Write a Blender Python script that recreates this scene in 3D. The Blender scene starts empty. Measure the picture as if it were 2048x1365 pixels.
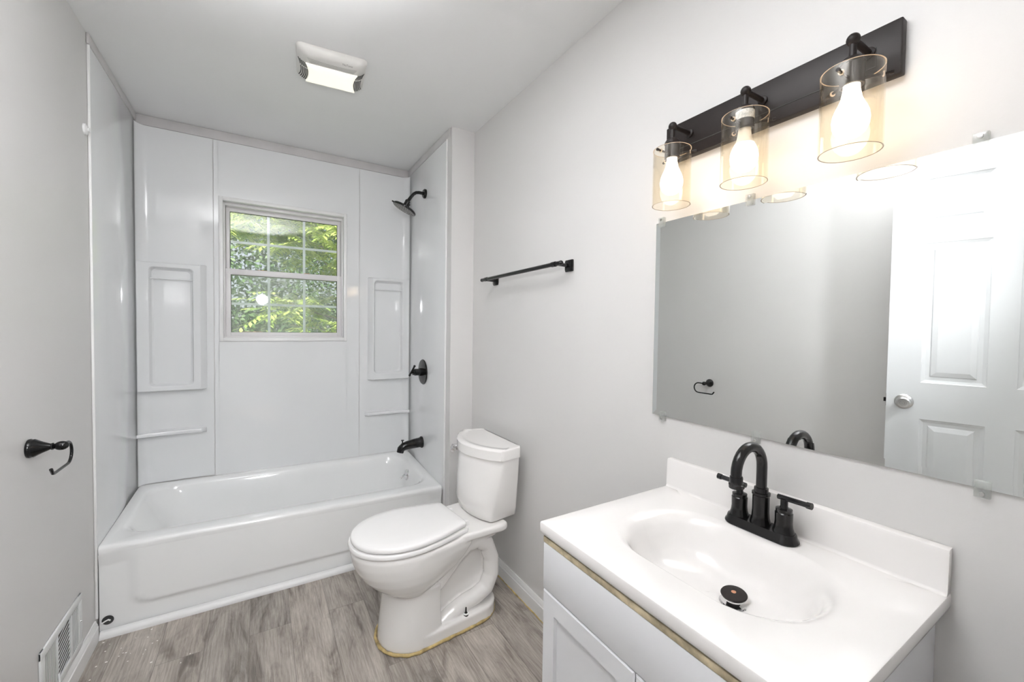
import bpy, bmesh, math, random
from mathutils import Vector, Matrix

S = bpy.context.scene
COL = S.collection
PI = math.pi

# ------------------------------------------------------------------ camera
F_PX, YAW, PITCH, ROLL, CZ, CX, CY = 829.546, 0.55237, 0.028053, -0.013355, 1.30325, 8.975, -3.377
def setup_camera():
    cam = bpy.data.cameras.new('camera')
    cam.sensor_width = 36.0
    cam.lens = F_PX / 2048 * 36.0
    cam.shift_x = -CX / 2048
    cam.shift_y = CY / 2048
    cam.clip_start = 0.01
    o = bpy.data.objects.new('camera', cam)
    COL.objects.link(o)
    cy, sy, cp, sp, cr, sr = math.cos(YAW), math.sin(YAW), math.cos(PITCH), math.sin(PITCH), math.cos(ROLL), math.sin(ROLL)
    r, d, u = Vector((cy, -sy, 0)), Vector((sy, cy, 0)), Vector((0, 0, 1))
    d2, u2 = d * cp - u * sp, u * cp + d * sp
    r3, u3 = r * cr - u2 * sr, r * sr + u2 * cr
    m = Matrix((r3, u3, -d2)).transposed().to_4x4()
    m.translation = (0, 0, CZ)
    o.matrix_world = m
    S.camera = o
setup_camera()

# ------------------------------------------------------------------ world, lights, exposure
W = bpy.data.worlds.new('world'); S.world = W; W.use_nodes = True
nt = W.node_tree; nt.nodes.clear()
wo = nt.nodes.new('ShaderNodeOutputWorld'); bg = nt.nodes.new('ShaderNodeBackground')
sky = nt.nodes.new('ShaderNodeTexSky')
sky.sky_type = 'HOSEK_WILKIE'; sky.turbidity = 6.0; sky.ground_albedo = 0.4
sky.sun_direction = Vector((-0.35, -0.55, 0.75)).normalized()
hs = nt.nodes.new('ShaderNodeHueSaturation'); hs.inputs['Saturation'].default_value = 0.35
nt.links.new(sky.outputs[0], hs.inputs['Color'])
bg.inputs['Strength'].default_value = 1.5
nt.links.new(hs.outputs[0], bg.inputs['Color']); nt.links.new(bg.outputs[0], wo.inputs['Surface'])

def lamp(kind, name, loc, energy, color=(1, 1, 1), size=0.1, rot=None, size_y=None):
    l = bpy.data.lights.new(name, kind); l.energy = energy; l.color = color
    if kind == 'AREA':
        l.size = size
        if size_y: l.shape = 'RECTANGLE'; l.size_y = size_y
    elif kind == 'SUN': l.angle = size
    else: l.shadow_soft_size = size
    o = bpy.data.objects.new(name, l); COL.objects.link(o); o.location = loc
    if rot: o.rotation_euler = rot
    return o
lamp('SUN', 'sun', (0, 0, 8), 5.5, (1, 0.96, 0.86), 0.01, (math.radians(40), 0, math.radians(-32)))
# the photographer's flash, just above the camera (its glint shows in the window glass)
ff = lamp('SPOT', 'camera_flash', (0.015, -0.03, 1.62), 23, (0.985, 0.99, 1.0), 0.06)
ff.rotation_euler = Vector((0.02, 1.0, -0.08)).to_track_quat('-Z', 'Y').to_euler()
ff.data.spot_size = math.radians(118); ff.data.spot_blend = 1.0
# the same flash head's upward part, bounced off the ceiling above the photographer
fb = lamp('SPOT', 'bounce_flash', (0.0, 0.0, 1.56), 300, (0.985, 0.99, 1.0), 0.06)
fb.rotation_euler = Vector((-0.05, 0.56, 0.83)).to_track_quat('-Z', 'Y').to_euler()
fb.data.spot_size = math.radians(66); fb.data.spot_blend = 1.0

S.view_settings.view_transform = 'Standard'
S.view_settings.look = 'None'
S.view_settings.exposure = 1.32
S.view_settings.gamma = 1.0
S.view_settings.use_curve_mapping = False
S.cycles.caustics_reflective = True
S.cycles.sample_clamp_indirect = 8.0
S.cycles.caustics_refractive = False
S.cycles.max_bounces = 14
S.cycles.diffuse_bounces = 7
S.cycles.transparent_max_bounces = 24

# ------------------------------------------------------------------ materials
def new_mat(name):
    m = bpy.data.materials.new(name); m.use_nodes = True
    nt = m.node_tree
    return m, nt, nt.nodes['Principled BSDF']
def node(nt, kind, **kw):
    n = nt.nodes.new(kind)
    for k, v in kw.items():
        if hasattr(n, k): setattr(n, k, v)
        else: n.inputs[k].default_value = v
    return n
def coords(nt, scale=(1, 1, 1), rot=(0, 0, 0)):
    t = nt.nodes.new('ShaderNodeTexCoord'); mp = nt.nodes.new('ShaderNodeMapping')
    mp.inputs['Scale'].default_value = scale; mp.inputs['Rotation'].default_value = rot
    nt.links.new(t.outputs['Object'], mp.inputs['Vector'])
    return mp.outputs[0]
def surf(name, col, rough=0.5, var=0.03, nscale=4.0, bump=0.0, bscale=120, metal=0.0, coat=0.0, spec=0.5):
    m, nt, p = new_mat(name)
    v = coords(nt)
    n = node(nt, 'ShaderNodeTexNoise', Scale=nscale, Detail=3.0); nt.links.new(v, n.inputs['Vector'])
    r = nt.nodes.new('ShaderNodeValToRGB')
    r.color_ramp.elements[0].position = 0.3; r.color_ramp.elements[1].position = 0.7
    r.color_ramp.elements[0].color = (*[c * (1 - var) for c in col], 1)
    r.color_ramp.elements[1].color = (*[min(1, c * (1 + var)) for c in col], 1)
    nt.links.new(n.outputs['Fac'], r.inputs['Fac']); nt.links.new(r.outputs[0], p.inputs['Base Color'])
    p.inputs['Roughness'].default_value = rough; p.inputs['Metallic'].default_value = metal
    p.inputs['Coat Weight'].default_value = coat; p.inputs['Coat Roughness'].default_value = 0.05
    p.inputs['Specular IOR Level'].default_value = spec
    if bump:
        n2 = node(nt, 'ShaderNodeTexNoise', Scale=float(bscale), Detail=2.0); nt.links.new(v, n2.inputs['Vector'])
        b = node(nt, 'ShaderNodeBump', Strength=bump, Distance=0.002)
        nt.links.new(n2.outputs['Fac'], b.inputs['Height']); nt.links.new(b.outputs[0], p.inputs['Normal'])
    return m
M = {}
M['wall'] = surf('wall_paint', (0.655, 0.645, 0.638), 0.38, 0.012, 2.0, 0.10, 90, spec=0.4)
M['ceiling'] = surf('ceiling_paint', (0.80, 0.80, 0.802), 0.6, 0.02, 1.5, 0.15, 60)
M['trim'] = surf('trim_paint', (0.80, 0.80, 0.80), 0.3, 0.02, 6, 0.05, 60)
M['old_strip'] = surf('smeared_trim_paint', (0.58, 0.565, 0.565), 0.5, 0.06, 8, 0.2, 40)
M['panel'] = surf('surround_panel', (0.77, 0.78, 0.79), 0.07, 0.008, 3, 0.03, 9, coat=0.3)
M['tub'] = surf('tub_enamel', (0.84, 0.845, 0.845), 0.10, 0.01, 3, 0.0, coat=0.4)
M['ceramic'] = surf('toilet_china', (0.83, 0.815, 0.80), 0.07, 0.008, 4, 0.0, coat=0.5)
M['seat'] = surf('seat_plastic', (0.85, 0.84, 0.835), 0.2, 0.008, 4)
M['black'] = surf('black_metal', (0.006, 0.006, 0.0065), 0.14, 0.25, 30, 0.0, spec=0.45)
M['bronze'] = surf('dark_bronze', (0.017, 0.013, 0.0125), 0.42, 0.15, 20, spec=0.3)
M['chrome'] = surf('chrome', (0.72, 0.72, 0.73), 0.10, 0.03, 10, metal=1.0)
M['nickel'] = surf('satin_nickel', (0.55, 0.54, 0.53), 0.28, 0.03, 10, metal=1.0)
M['vinyl'] = surf('window_vinyl', (0.74, 0.725, 0.73), 0.35, 0.03, 9, 0.05, 50)
M['grille'] = surf('window_grille', (0.80, 0.83, 0.86), 0.4, 0.02, 9)
M['gasket'] = surf('dark_gasket', (0.05, 0.05, 0.05), 0.6, 0.2, 30)
M['cab'] = surf('cabinet_paint', (0.76, 0.765, 0.79), 0.32, 0.012, 5, 0.04, 60)
M['rawwood'] = surf('raw_wood_edge', (0.52, 0.44, 0.30), 0.8, 0.35, 40)
M['marble'] = surf('cultured_marble', (0.80, 0.78, 0.768), 0.16, 0.015, 3, 0.0, coat=0.35)
M['fan'] = surf('fan_plastic', (0.68, 0.67, 0.645), 0.4, 0.02, 8)
M['slot'] = surf('slot_dark', (0.05, 0.05, 0.05), 0.8, 0.2, 30)
M['groove'] = surf('groove_grey', (0.42, 0.41, 0.39), 0.8, 0.1, 30)
M['caulk'] = surf('yellowed_caulk', (0.50, 0.38, 0.17), 0.6, 0.45, 25, 0.4, 60)
M['whitecaulk'] = surf('white_caulk', (0.82, 0.82, 0.82), 0.35, 0.02, 20, 0.1, 60)
M['register'] = surf('register_enamel', (0.74, 0.75, 0.75), 0.35, 0.03, 12)
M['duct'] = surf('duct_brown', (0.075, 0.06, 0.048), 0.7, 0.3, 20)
M['doorpaint'] = surf('door_paint', (0.68, 0.695, 0.71), 0.3, 0.01, 5, 0.03, 90)
M['label'] = surf('foil_label', (0.55, 0.57, 0.60), 0.4, 0.4, 160)
M['rust'] = surf('orange_crumbled_foam', (0.50, 0.22, 0.08), 0.9, 0.4, 60)
M['fleck'] = surf('paint_flecks', (0.85, 0.83, 0.80), 0.6, 0.05, 20)
M['bark'] = surf('bark', (0.30, 0.25, 0.20), 0.9, 0.3, 12, 0.5, 40)
M['grass'] = surf('lawn', (0.12, 0.19, 0.05), 0.9, 0.4, 3)
M['redboard'] = surf('reddish_board', (0.38, 0.23, 0.18), 0.8, 0.25, 6)
M['bulbbase'] = surf('bulb_base', (0.82, 0.80, 0.78), 0.4, 0.02, 10)
M['ink'] = surf('grey_ink', (0.30, 0.29, 0.28), 0.6, 0.05, 10)
M['silverink'] = surf('silver_ink', (0.60, 0.60, 0.60), 0.4, 0.05, 10)

def emit(name, col, strength):
    m, nt, p = new_mat(name)
    p.inputs['Base Color'].default_value = (0.9, 0.88, 0.8, 1); p.inputs['Roughness'].default_value = 0.35
    p.inputs['Emission Color'].default_value = (*col, 1); p.inputs['Emission Strength'].default_value = strength
    return m
M['bulb'] = emit('lit_bulb', (1.0, 0.84, 0.69), 3.4)
M['lens'] = emit('lit_fan_lens', (1.0, 0.975, 0.85), 0.24)

def thin_glass(name, tint=(1, 1, 1), ior=1.45, dirt=0.0, dirt_scale=3.0, extra=0.0):
    """transparent body with a Fresnel reflection, and a film of dirt where asked"""
    m, nt, p = new_mat(name); nt.nodes.remove(p)
    out = nt.nodes['Material Output']
    tr = node(nt, 'ShaderNodeBsdfTransparent'); tr.inputs[0].default_value = (*tint, 1)
    gl = node(nt, 'ShaderNodeBsdfGlossy', Roughness=0.02); gl.inputs[0].default_value = (1, 1, 1, 1)
    lw = node(nt, 'ShaderNodeLayerWeight', Blend=0.5)
    pw = node(nt, 'ShaderNodeMath', operation='POWER'); pw.inputs[1].default_value = 5.0
    f0 = ((ior - 1) / (ior + 1)) ** 2
    fr = node(nt, 'ShaderNodeMapRange'); fr.inputs[3].default_value = f0; fr.inputs[4].default_value = 0.75
    nt.links.new(lw.outputs['Facing'], pw.inputs[0]); nt.links.new(pw.outputs[0], fr.inputs[0])
    mx = nt.nodes.new('ShaderNodeMixShader')
    nt.links.new(fr.outputs[0], mx.inputs[0]); nt.links.new(tr.outputs[0], mx.inputs[1]); nt.links.new(gl.outputs[0], mx.inputs[2])
    last = mx.outputs[0]
    if dirt:
        v = coords(nt)
        n = node(nt, 'ShaderNodeTexNoise', Scale=dirt_scale, Detail=6.0, Roughness=0.65); nt.links.new(v, n.inputs['Vector'])
        r = node(nt, 'ShaderNodeMapRange'); nt.links.new(n.outputs['Fac'], r.inputs[0])
        r.inputs[1].default_value = 0.38; r.inputs[2].default_value = 0.75; r.inputs[3].default_value = dirt * 0.25; r.inputs[4].default_value = dirt
        df = node(nt, 'ShaderNodeBsdfDiffuse'); df.inputs[0].default_value = (0.82, 0.86, 0.82, 1)
        m2 = nt.nodes.new('ShaderNodeMixShader')
        nt.links.new(r.outputs[0], m2.inputs[0]); nt.links.new(last, m2.inputs[1]); nt.links.new(df.outputs[0], m2.inputs[2]); last = m2.outputs[0]
    nt.links.new(last, out.inputs['Surface'])
    return m
M['shade'] = thin_glass('clear_shade_glass', (0.982, 0.955, 0.90), 1.5)
M['rim'] = surf('glass_rim', (0.62, 0.52, 0.42), 0.1, 0.03, 20)
M['pane'] = thin_glass('window_glass', (0.97, 0.99, 0.97), 1.45, 0.20, 3.0)
M['hazypane'] = thin_glass('hazy_window_glass', (0.96, 0.99, 0.96), 1.45, 0.42, 3.0)
M['clip'] = thin_glass('clear_plastic', (0.90, 0.90, 0.90), 1.6, 0.25, 90.0)

def mirror_mat():
    m, nt, p = new_mat('silvered_mirror')
    n = node(nt, 'ShaderNodeTexNoise', Scale=2.0); r = node(nt, 'ShaderNodeMapRange')
    nt.links.new(coords(nt), n.inputs['Vector']); nt.links.new(n.outputs['Fac'], r.inputs[0])
    r.inputs[3].default_value = 0.0; r.inputs[4].default_value = 0.004
    nt.links.new(r.outputs[0], p.inputs['Roughness'])
    p.inputs['Base Color'].default_value = (0.88, 0.90, 0.89, 1); p.inputs['Metallic'].default_value = 1.0
    return m
M['mirror'] = mirror_mat()

def floor_mat():
    m, nt, p = new_mat('grey_vinyl_plank')
    L = nt.links
    t = nt.nodes.new('ShaderNodeTexCoord')
    mp = nt.nodes.new('ShaderNodeMapping'); L.new(t.outputs['Object'], mp.inputs['Vector'])
    mp.inputs['Rotation'].default_value = (0, 0, math.radians(90)); mp.inputs['Location'].default_value = (0.35, 0.045, 0)
    br = nt.nodes.new('ShaderNodeTexBrick'); L.new(mp.outputs[0], br.inputs['Vector'])
    br.inputs['Scale'].default_value = 1.0
    br.inputs['Brick Width'].default_value = 1.22; br.inputs['Row Height'].default_value = 0.152
    br.inputs['Mortar Size'].default_value = 0.0008; br.inputs['Mortar Smooth'].default_value = 0.4
    br.offset = 0.37; br.offset_frequency = 2
    br.inputs['Color1'].default_value = (0, 0, 0, 1); br.inputs['Color2'].default_value = (1, 1, 1, 1); br.inputs['Mortar'].default_value = (0.5, 0.5, 0.5, 1)
    sep = nt.nodes.new('ShaderNodeSeparateColor'); L.new(br.outputs['Color'], sep.inputs[0])
    # per-plank offset of the grain
    cmb = nt.nodes.new('ShaderNodeCombineXYZ'); mul = node(nt, 'ShaderNodeMath', operation='MULTIPLY'); mul.inputs[1].default_value = 17.0
    L.new(sep.outputs[0], mul.inputs[0]); L.new(mul.outputs[0], cmb.inputs[0]); L.new(mul.outputs[0], cmb.inputs[1])
    add = node(nt, 'ShaderNodeVectorMath', operation='ADD'); L.new(t.outputs['Object'], add.inputs[0]); L.new(cmb.outputs[0], add.inputs[1])
    def noise(scale, det, rough, dist=0.0):
        q = nt.nodes.new('ShaderNodeMapping'); q.inputs['Scale'].default_value = scale; L.new(add.outputs[0], q.inputs['Vector'])
        n = node(nt, 'ShaderNodeTexNoise', Scale=1.0, Detail=det, Roughness=rough, Distortion=dist); L.new(q.outputs[0], n.inputs['Vector'])
        return n.outputs['Fac']
    def ramp(fac, stops):
        r = nt.nodes.new('ShaderNodeValToRGB'); L.new(fac, r.inputs[0]); e = r.color_ramp.elements
        while len(e) < len(stops): e.new(0.5)
        for k, (pp, c) in enumerate(stops): e[k].position = pp; e[k].color = (*c, 1)
        return r.outputs[0]
    def mix(mode, fac, a, b):
        x = nt.nodes.new('ShaderNodeMix'); x.data_type = 'RGBA'; x.blend_type = mode
        if isinstance(fac, float): x.inputs[0].default_value = fac
        else: L.new(fac, x.inputs[0])
        for s, v in ((6, a), (7, b)):
            if isinstance(v, tuple): x.inputs[s].default_value = (*v, 1)
            else: L.new(v, x.inputs[s])
        return x.outputs[2]
    broad = ramp(noise((11, 2.2, 1), 7, 0.66, 1.2), [(0.35, (0.24, 0.215, 0.195)), (0.48, (0.43, 0.392, 0.358)), (0.66, (0.57, 0.53, 0.488))])
    fine = ramp(noise((190, 9, 1), 5, 0.75, 0.4), [(0.36, (0.60, 0.58, 0.56)), (0.62, (1.0, 1.0, 1.0))])
    c = mix('MULTIPLY', 0.75, broad, fine)
    # cathedral grain lines
    q = nt.nodes.new('ShaderNodeMapping'); q.inputs['Scale'].default_value = (1.0, 0.10, 1); L.new(add.outputs[0], q.inputs['Vector'])
    wv = nt.nodes.new('ShaderNodeTexWave'); wv.wave_type = 'RINGS'; wv.rings_direction = 'Z'
    L.new(q.outputs[0], wv.inputs['Vector'])
    for k, v in (('Scale', 26.0), ('Distortion', 5.0), ('Detail', 3.0), ('Detail Scale', 1.6)): wv.inputs[k].default_value = v
    c = mix('MULTIPLY', 0.22, c, ramp(wv.outputs['Fac'], [(0.25, (0.62, 0.59, 0.56)), (0.6, (1.0, 1.0, 1.0))]))
    # dark knots and smudges
    c = mix('MULTIPLY', 0.6, c, ramp(noise((14, 5, 1), 3, 0.5, 0.6), [(0.27, (0.35, 0.33, 0.32)), (0.40, (1, 1, 1))]))
    tone = ramp(sep.outputs[0], [(0.0, (0.90, 0.90, 0.90)), (0.5, (1.0, 0.99, 0.98)), (1.0, (1.09, 1.075, 1.06))])
    c = mix('MULTIPLY', 1.0, c, tone)
    mf = node(nt, 'ShaderNodeMath', operation='MULTIPLY'); mf.inputs[1].default_value = 0.85; L.new(br.outputs['Fac'], mf.inputs[0])
    c = mix('MIX', mf.outputs[0], c, (0.12, 0.11, 0.10))
    L.new(c, p.inputs['Base Color'])
    p.inputs['Roughness'].default_value = 0.42; p.inputs['Specular IOR Level'].default_value = 0.35
    b = node(nt, 'ShaderNodeBump', Strength=0.25, Distance=0.001); L.new(fine, b.inputs['Height']); L.new(b.outputs[0], p.inputs['Normal'])
    return m
M['floor'] = floor_mat()

def leaf_mat(name, a, b):
    m, nt, p = new_mat(name)
    oi = nt.nodes.new('ShaderNodeNewGeometry')
    r = nt.nodes.new('ShaderNodeValToRGB'); nt.links.new(oi.outputs['Random Per Island'], r.inputs[0])
    r.color_ramp.elements[0].color = (*a, 1); r.color_ramp.elements[1].color = (*b, 1)
    nt.links.new(r.outputs[0], p.inputs['Base Color']); p.inputs['Roughness'].default_value = 0.5
    tl = nt.nodes.new('ShaderNodeBsdfTranslucent'); nt.links.new(r.outputs[0], tl.inputs[0])
    mx = nt.nodes.new('ShaderNodeMixShader'); mx.inputs[0].default_value = 0.35
    nt.links.new(p.outputs[0], mx.inputs[1]); nt.links.new(tl.outputs[0], mx.inputs[2])
    nt.links.new(mx.outputs[0], nt.nodes['Material Output'].inputs['Surface'])
    return m
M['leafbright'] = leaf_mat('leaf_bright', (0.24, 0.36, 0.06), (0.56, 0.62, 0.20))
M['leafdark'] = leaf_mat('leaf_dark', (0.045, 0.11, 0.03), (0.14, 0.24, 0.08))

# ------------------------------------------------------------------ mesh helpers
class B:
    """collects shapes into one bmesh"""
    def __init__(s): s.bm = bmesh.new()
    def box(s, x0, x1, y0, y1, z0, z1, bev=0.0, seg=2, mat=None):
        r = bmesh.ops.create_cube(s.bm, size=1.0)
        vs = r['verts']
        bmesh.ops.scale(s.bm, vec=(x1 - x0, y1 - y0, z1 - z0), verts=vs)
        bmesh.ops.translate(s.bm, vec=((x0 + x1) / 2, (y0 + y1) / 2, (z0 + z1) / 2), verts=vs)
        if mat is not None: bmesh.ops.transform(s.bm, matrix=mat, verts=vs)
        if bev:
            es = list({e for v in vs for e in v.link_edges})
            bmesh.ops.bevel(s.bm, geom=es, offset=bev, segments=seg, affect='EDGES', profile=0.5)
        return s
    def loft(s, rings, close0=True, close1=True, loop=True):
        """rings: equal-length lists of points"""
        vr = [[s.bm.verts.new(p) for p in r] for r in rings]
        n = len(vr[0])
        for a, b in zip(vr, vr[1:]):
            for i in range(n if loop else n - 1):
                j = (i + 1) % n
                try: s.bm.faces.new((a[i], a[j], b[j], b[i]))
                except ValueError: pass
        if close0: s.bm.faces.new(list(reversed(vr[0])))
        if close1: s.bm.faces.new(vr[-1])
        return s
    def lathe(s, prof, mat, n=32, cap0=True, cap1=True):
        """prof: (radius, height) pairs about local Z, then transformed by mat"""
        rings = []
        for r, h in prof:
            rings.append([mat @ Vector((max(r, 1e-5) * math.cos(2 * PI * i / n), max(r, 1e-5) * math.sin(2 * PI * i / n), h)) for i in range(n)])
        return s.loft(rings, cap0, cap1)
    def tube(s, pts, rad, n=14, caps=True):
        pts = [Vector(p) for p in pts]
        rads = rad if isinstance(rad, (list, tuple)) else [rad] * len(pts)
        tang = []
        for i in range(len(pts)):
            a = pts[max(0, i - 1)]; b = pts[min(len(pts) - 1, i + 1)]
            tang.append((b - a).normalized())
        up = Vector((0, 0, 1)) if abs(tang[0].z) < 0.9 else Vector((1, 0, 0))
        nrm = (up - tang[0] * up.dot(tang[0])).normalized()
        rings = []
        for p, t, r in zip(pts, tang, rads):
            nrm = (nrm - t * nrm.dot(t)).normalized(); bi = t.cross(nrm)
            rings.append([p + (nrm * math.cos(2 * PI * i / n) + bi * math.sin(2 * PI * i / n)) * r for i in range(n)])
        return s.loft(rings, caps, caps)
    def sphere(s, c, r, scale=(1, 1, 1), n=20):
        q = bmesh.ops.create_uvsphere(s.bm, u_segments=n, v_segments=max(8, n // 2), radius=r)
        bmesh.ops.scale(s.bm, vec=scale, verts=q['verts']); bmesh.ops.translate(s.bm, vec=c, verts=q['verts'])
        return s
    def prism(s, outline, axis, a0, a1, bev=0.0, seg=2):
        """outline of 2-D points extruded along axis ('x','y','z')"""
        f = {'x': lambda p, h: (h, p[0], p[1]), 'y': lambda p, h: (p[0], h, p[1]), 'z': lambda p, h: (p[0], p[1], h)}[axis]
        r0 = [s.bm.verts.new(f(p, a0)) for p in outline]; r1 = [s.bm.verts.new(f(p, a1)) for p in outline]
        n = len(r0); fs = []
        for i in range(n): fs.append(s.bm.faces.new((r0[i], r0[(i + 1) % n], r1[(i + 1) % n], r1[i])))
        fs.append(s.bm.faces.new(list(reversed(r0)))); fs.append(s.bm.faces.new(r1))
        if bev:
            es = [e for fc in fs[-2:] for e in fc.edges]
            bmesh.ops.bevel(s.bm, geom=es, offset=bev, segments=seg, affect='EDGES', profile=0.5)
        return s
    def build(s, name, mat, parent=None, angle=35, loc=None, mats=None):
        bmesh.ops.recalc_face_normals(s.bm, faces=s.bm.faces)
        me = bpy.data.meshes.new(name); s.bm.to_mesh(me); s.bm.free()
        me.materials.append(mat)
        for mm in mats or (): me.materials.append(mm)
        for p in me.polygons: p.use_smooth = True
        me.set_sharp_from_angle(angle=math.radians(angle))
        o = bpy.data.objects.new(name, me); COL.objects.link(o)
        if parent is not None:
            o.parent = parent
            o.matrix_parent_inverse = parent.matrix_basis.inverted()
        return o
def tag(o, label, cat, group=None, kind=None):
    o['label'] = label; o['category'] = cat
    if group: o['group'] = group
    if kind: o['kind'] = kind
    return o
def thing(name, loc, label, cat, group=None):
    o = bpy.data.objects.new(name, None); o.empty_display_size = 0.05; o.location = loc; COL.objects.link(o)
    return tag(o, label, cat, group)
def struct(o):
    o['kind'] = 'structure'; return o
def place(m_from, direction, origin):
    """matrix taking local +Z to direction at origin"""
    return Matrix.Translation(origin) @ Vector(direction).to_track_quat('Z', 'Y').to_matrix().to_4x4()
def AX(direction, origin): return place(None, direction, origin)
def rrect(a0, a1, b0, b1, r, k=6, m=4):
    """rounded rectangle outline in 2-D, same count for every size"""
    pts = []
    cs = [(a1 - r, b1 - r, 0), (a0 + r, b1 - r, 90), (a0 + r, b0 + r, 180), (a1 - r, b0 + r, 270)]
    for i, (cx, cy, st) in enumerate(cs):
        arc = [(cx + r * math.cos(math.radians(st + 90 * j / k)), cy + r * math.sin(math.radians(st + 90 * j / k))) for j in range(k + 1)]
        pts += arc
        nx = cs[(i + 1) % 4]; e = (nx[0] + r * math.cos(math.radians(nx[2])), nx[1] + r * math.sin(math.radians(nx[2])))
        for j in range(1, m): pts.append((arc[-1][0] + (e[0] - arc[-1][0]) * j / m, arc[-1][1] + (e[1] - arc[-1][1]) * j / m))
    return pts
def arc(cx, cz, r, a0, a1, n):
    return [(cx + r * math.cos(math.radians(a0 + (a1 - a0) * i / n)), cz + r * math.sin(math.radians(a0 + (a1 - a0) * i / n))) for i in range(n + 1)]
def text_mesh(body, size, mat, name, matrix, parent, depth=0.0002):
    c = bpy.data.curves.new(name, 'FONT'); c.body = body; c.size = size; c.extrude = depth; c.align_x = 'CENTER'; c.align_y = 'CENTER'
    t = bpy.data.objects.new('tmp', c); COL.objects.link(t)
    dg = bpy.context.evaluated_depsgraph_get()
    me = bpy.data.meshes.new_from_object(t.evaluated_get(dg))
    bpy.data.objects.remove(t); bpy.data.curves.remove(c)
    me.transform(matrix); me.materials.clear(); me.materials.append(mat)
    o = bpy.data.objects.new(name, me); COL.objects.link(o); o.parent = parent
    o.matrix_parent_inverse = parent.matrix_basis.inverted()
    return o
def bake_remesh(o, voxel, it):
    m = o.modifiers.new('r', 'REMESH'); m.mode = 'VOXEL'; m.voxel_size = voxel; m.use_smooth_shade = True
    sm = o.modifiers.new('s', 'SMOOTH'); sm.factor = 0.5; sm.iterations = it
    dg = bpy.context.evaluated_depsgraph_get(); dg.update()
    me = bpy.data.meshes.new_from_object(o.evaluated_get(dg))
    o.modifiers.clear(); old = o.data; mats = list(old.materials); o.data = me
    if not me.materials:
        for q in mats: me.materials.append(q)
    for p in me.polygons: p.use_smooth = True
    bpy.data.meshes.remove(old)

# ------------------------------------------------------------------ room numbers
XL, XR, XA, YB, YW, YT, ZC = -0.581, 1.0695, 0.928, 3.041, 2.230, 2.322, 2.44
T = 0.12
XP, XPR, YP = XL + 0.006, XA - 0.006, YB - 0.006     # faces of the tub surround panels

# ------------------------------------------------------------------ room shell
struct(B().box(XL - T, XR + T, -1.6, YB + T, -0.10, 0.0).build('floor', M['floor']))
struct(B().box(XL - T, XR + T, -1.6, YB + T, ZC, ZC + 0.12).build('ceiling', M['ceiling']))
struct(B().box(XL - T, XL, -1.6, YB + T, 0, ZC).build('wall_left', M['wall']))
struct(B().box(XR, XR + T, -1.6, YB + T, 0, ZC).build('wall_right', M['wall']))
struct(B().box(XA, XR - 0.0005, YW, YB - 0.0005, 0.0005, ZC - 0.0005).build('wall_alcove', M['wall']))
WX0, WX1, WZ0, WZ1 = -0.196, 0.487, 1.213, 2.040      # clear opening in the back wall
b = B()
b.box(XL + 0.0005, WX0, YB, YB + T, 0.0005, ZC - 0.0005); b.box(WX1, XR - 0.0005, YB, YB + T, 0.0005, ZC - 0.0005)
b.box(WX0, WX1, YB, YB + T, 0.0005, WZ0); b.box(WX0, WX1, YB, YB + T, WZ1, ZC - 0.0005)
struct(b.build('wall_back', M['wall']))
DX0, DX1 = -0.565, 0.175                              # doorway the picture is taken from
b = B()
b.box(XL + 0.0005, DX0, -0.115, -0.005, 0.0005, ZC - 0.0005); b.box(DX1, XR - 0.0005, -0.115, -0.005, 0.0005, ZC - 0.0005)
b.box(DX0, DX1, -0.115, -0.005, 2.10, ZC - 0.0005)
struct(b.build('wall_front', M['wall']))

def baseboard(name, p0, p1, inward, h=0.085, t=0.013):
    """profile swept straight from p0 to p1, thickness towards inward"""
    prof = [(0, 0), (t, 0), (t, h * 0.70), (t * 0.80, h * 0.74), (t * 0.80, h * 0.80), (t * 0.5, h * 0.90), (t * 0.35, h), (0, h)]
    iv = Vector(inward)
    rings = [[Vector(p) + iv * a + Vector((0, 0, z)) for a, z in prof] for p in (p0, p1)]
    return struct(B().loft(rings).build(name, M['trim'], angle=25))
baseboard('baseboard_left', (XL + 0.0004, 0.80, 0.0004), (XL + 0.0004, YT - 0.022, 0.0004), (1, 0, 0))
baseboard('baseboard_right', (XR - 0.0004, 0.80, 0.0004), (XR - 0.0004, YW - 0.0005, 0.0004), (-1, 0, 0))
baseboard('baseboard_alcove', (XA + 0.002, YW - 0.0004, 0.0004), (XR - 0.014, YW - 0.0004, 0.0004), (0, -1, 0))

# yellow caulk run where the right baseboard meets the floor
pts = [(XR - 0.015 - 0.0015 * math.sin(i * 2.1), 0.84 + i * 0.034, 0.0022) for i in range(40)]
b = B(); b.tube(pts, [0.0028 + 0.001 * math.sin(i * 1.3) for i in range(40)], 8)
tag(b.build('caulk_bead', M['caulk']), 'yellowed caulk bead along the floor under the right baseboard', 'caulk')

# strips of smeared paint between the surround and the ceiling
def strip(name, x0, x1, y0, y1, z0, z1):
    struct(B().box(x0, x1, y0, y1, z0, z1, 0.003).build(name, M['old_strip']))
strip('trim_1', XL + 0.001, XA - 0.001, YB - 0.010, YB - 0.0005, 2.385, ZC - 0.0005)
strip('trim_2', XL + 0.0005, XL + 0.009, YT - 0.02, YB - 0.011, 2.398, ZC - 0.0005)
strip('trim_3', XA - 0.009, XA - 0.0005, YW + 0.02, YB - 0.011, 2.392, ZC - 0.0005)
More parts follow.
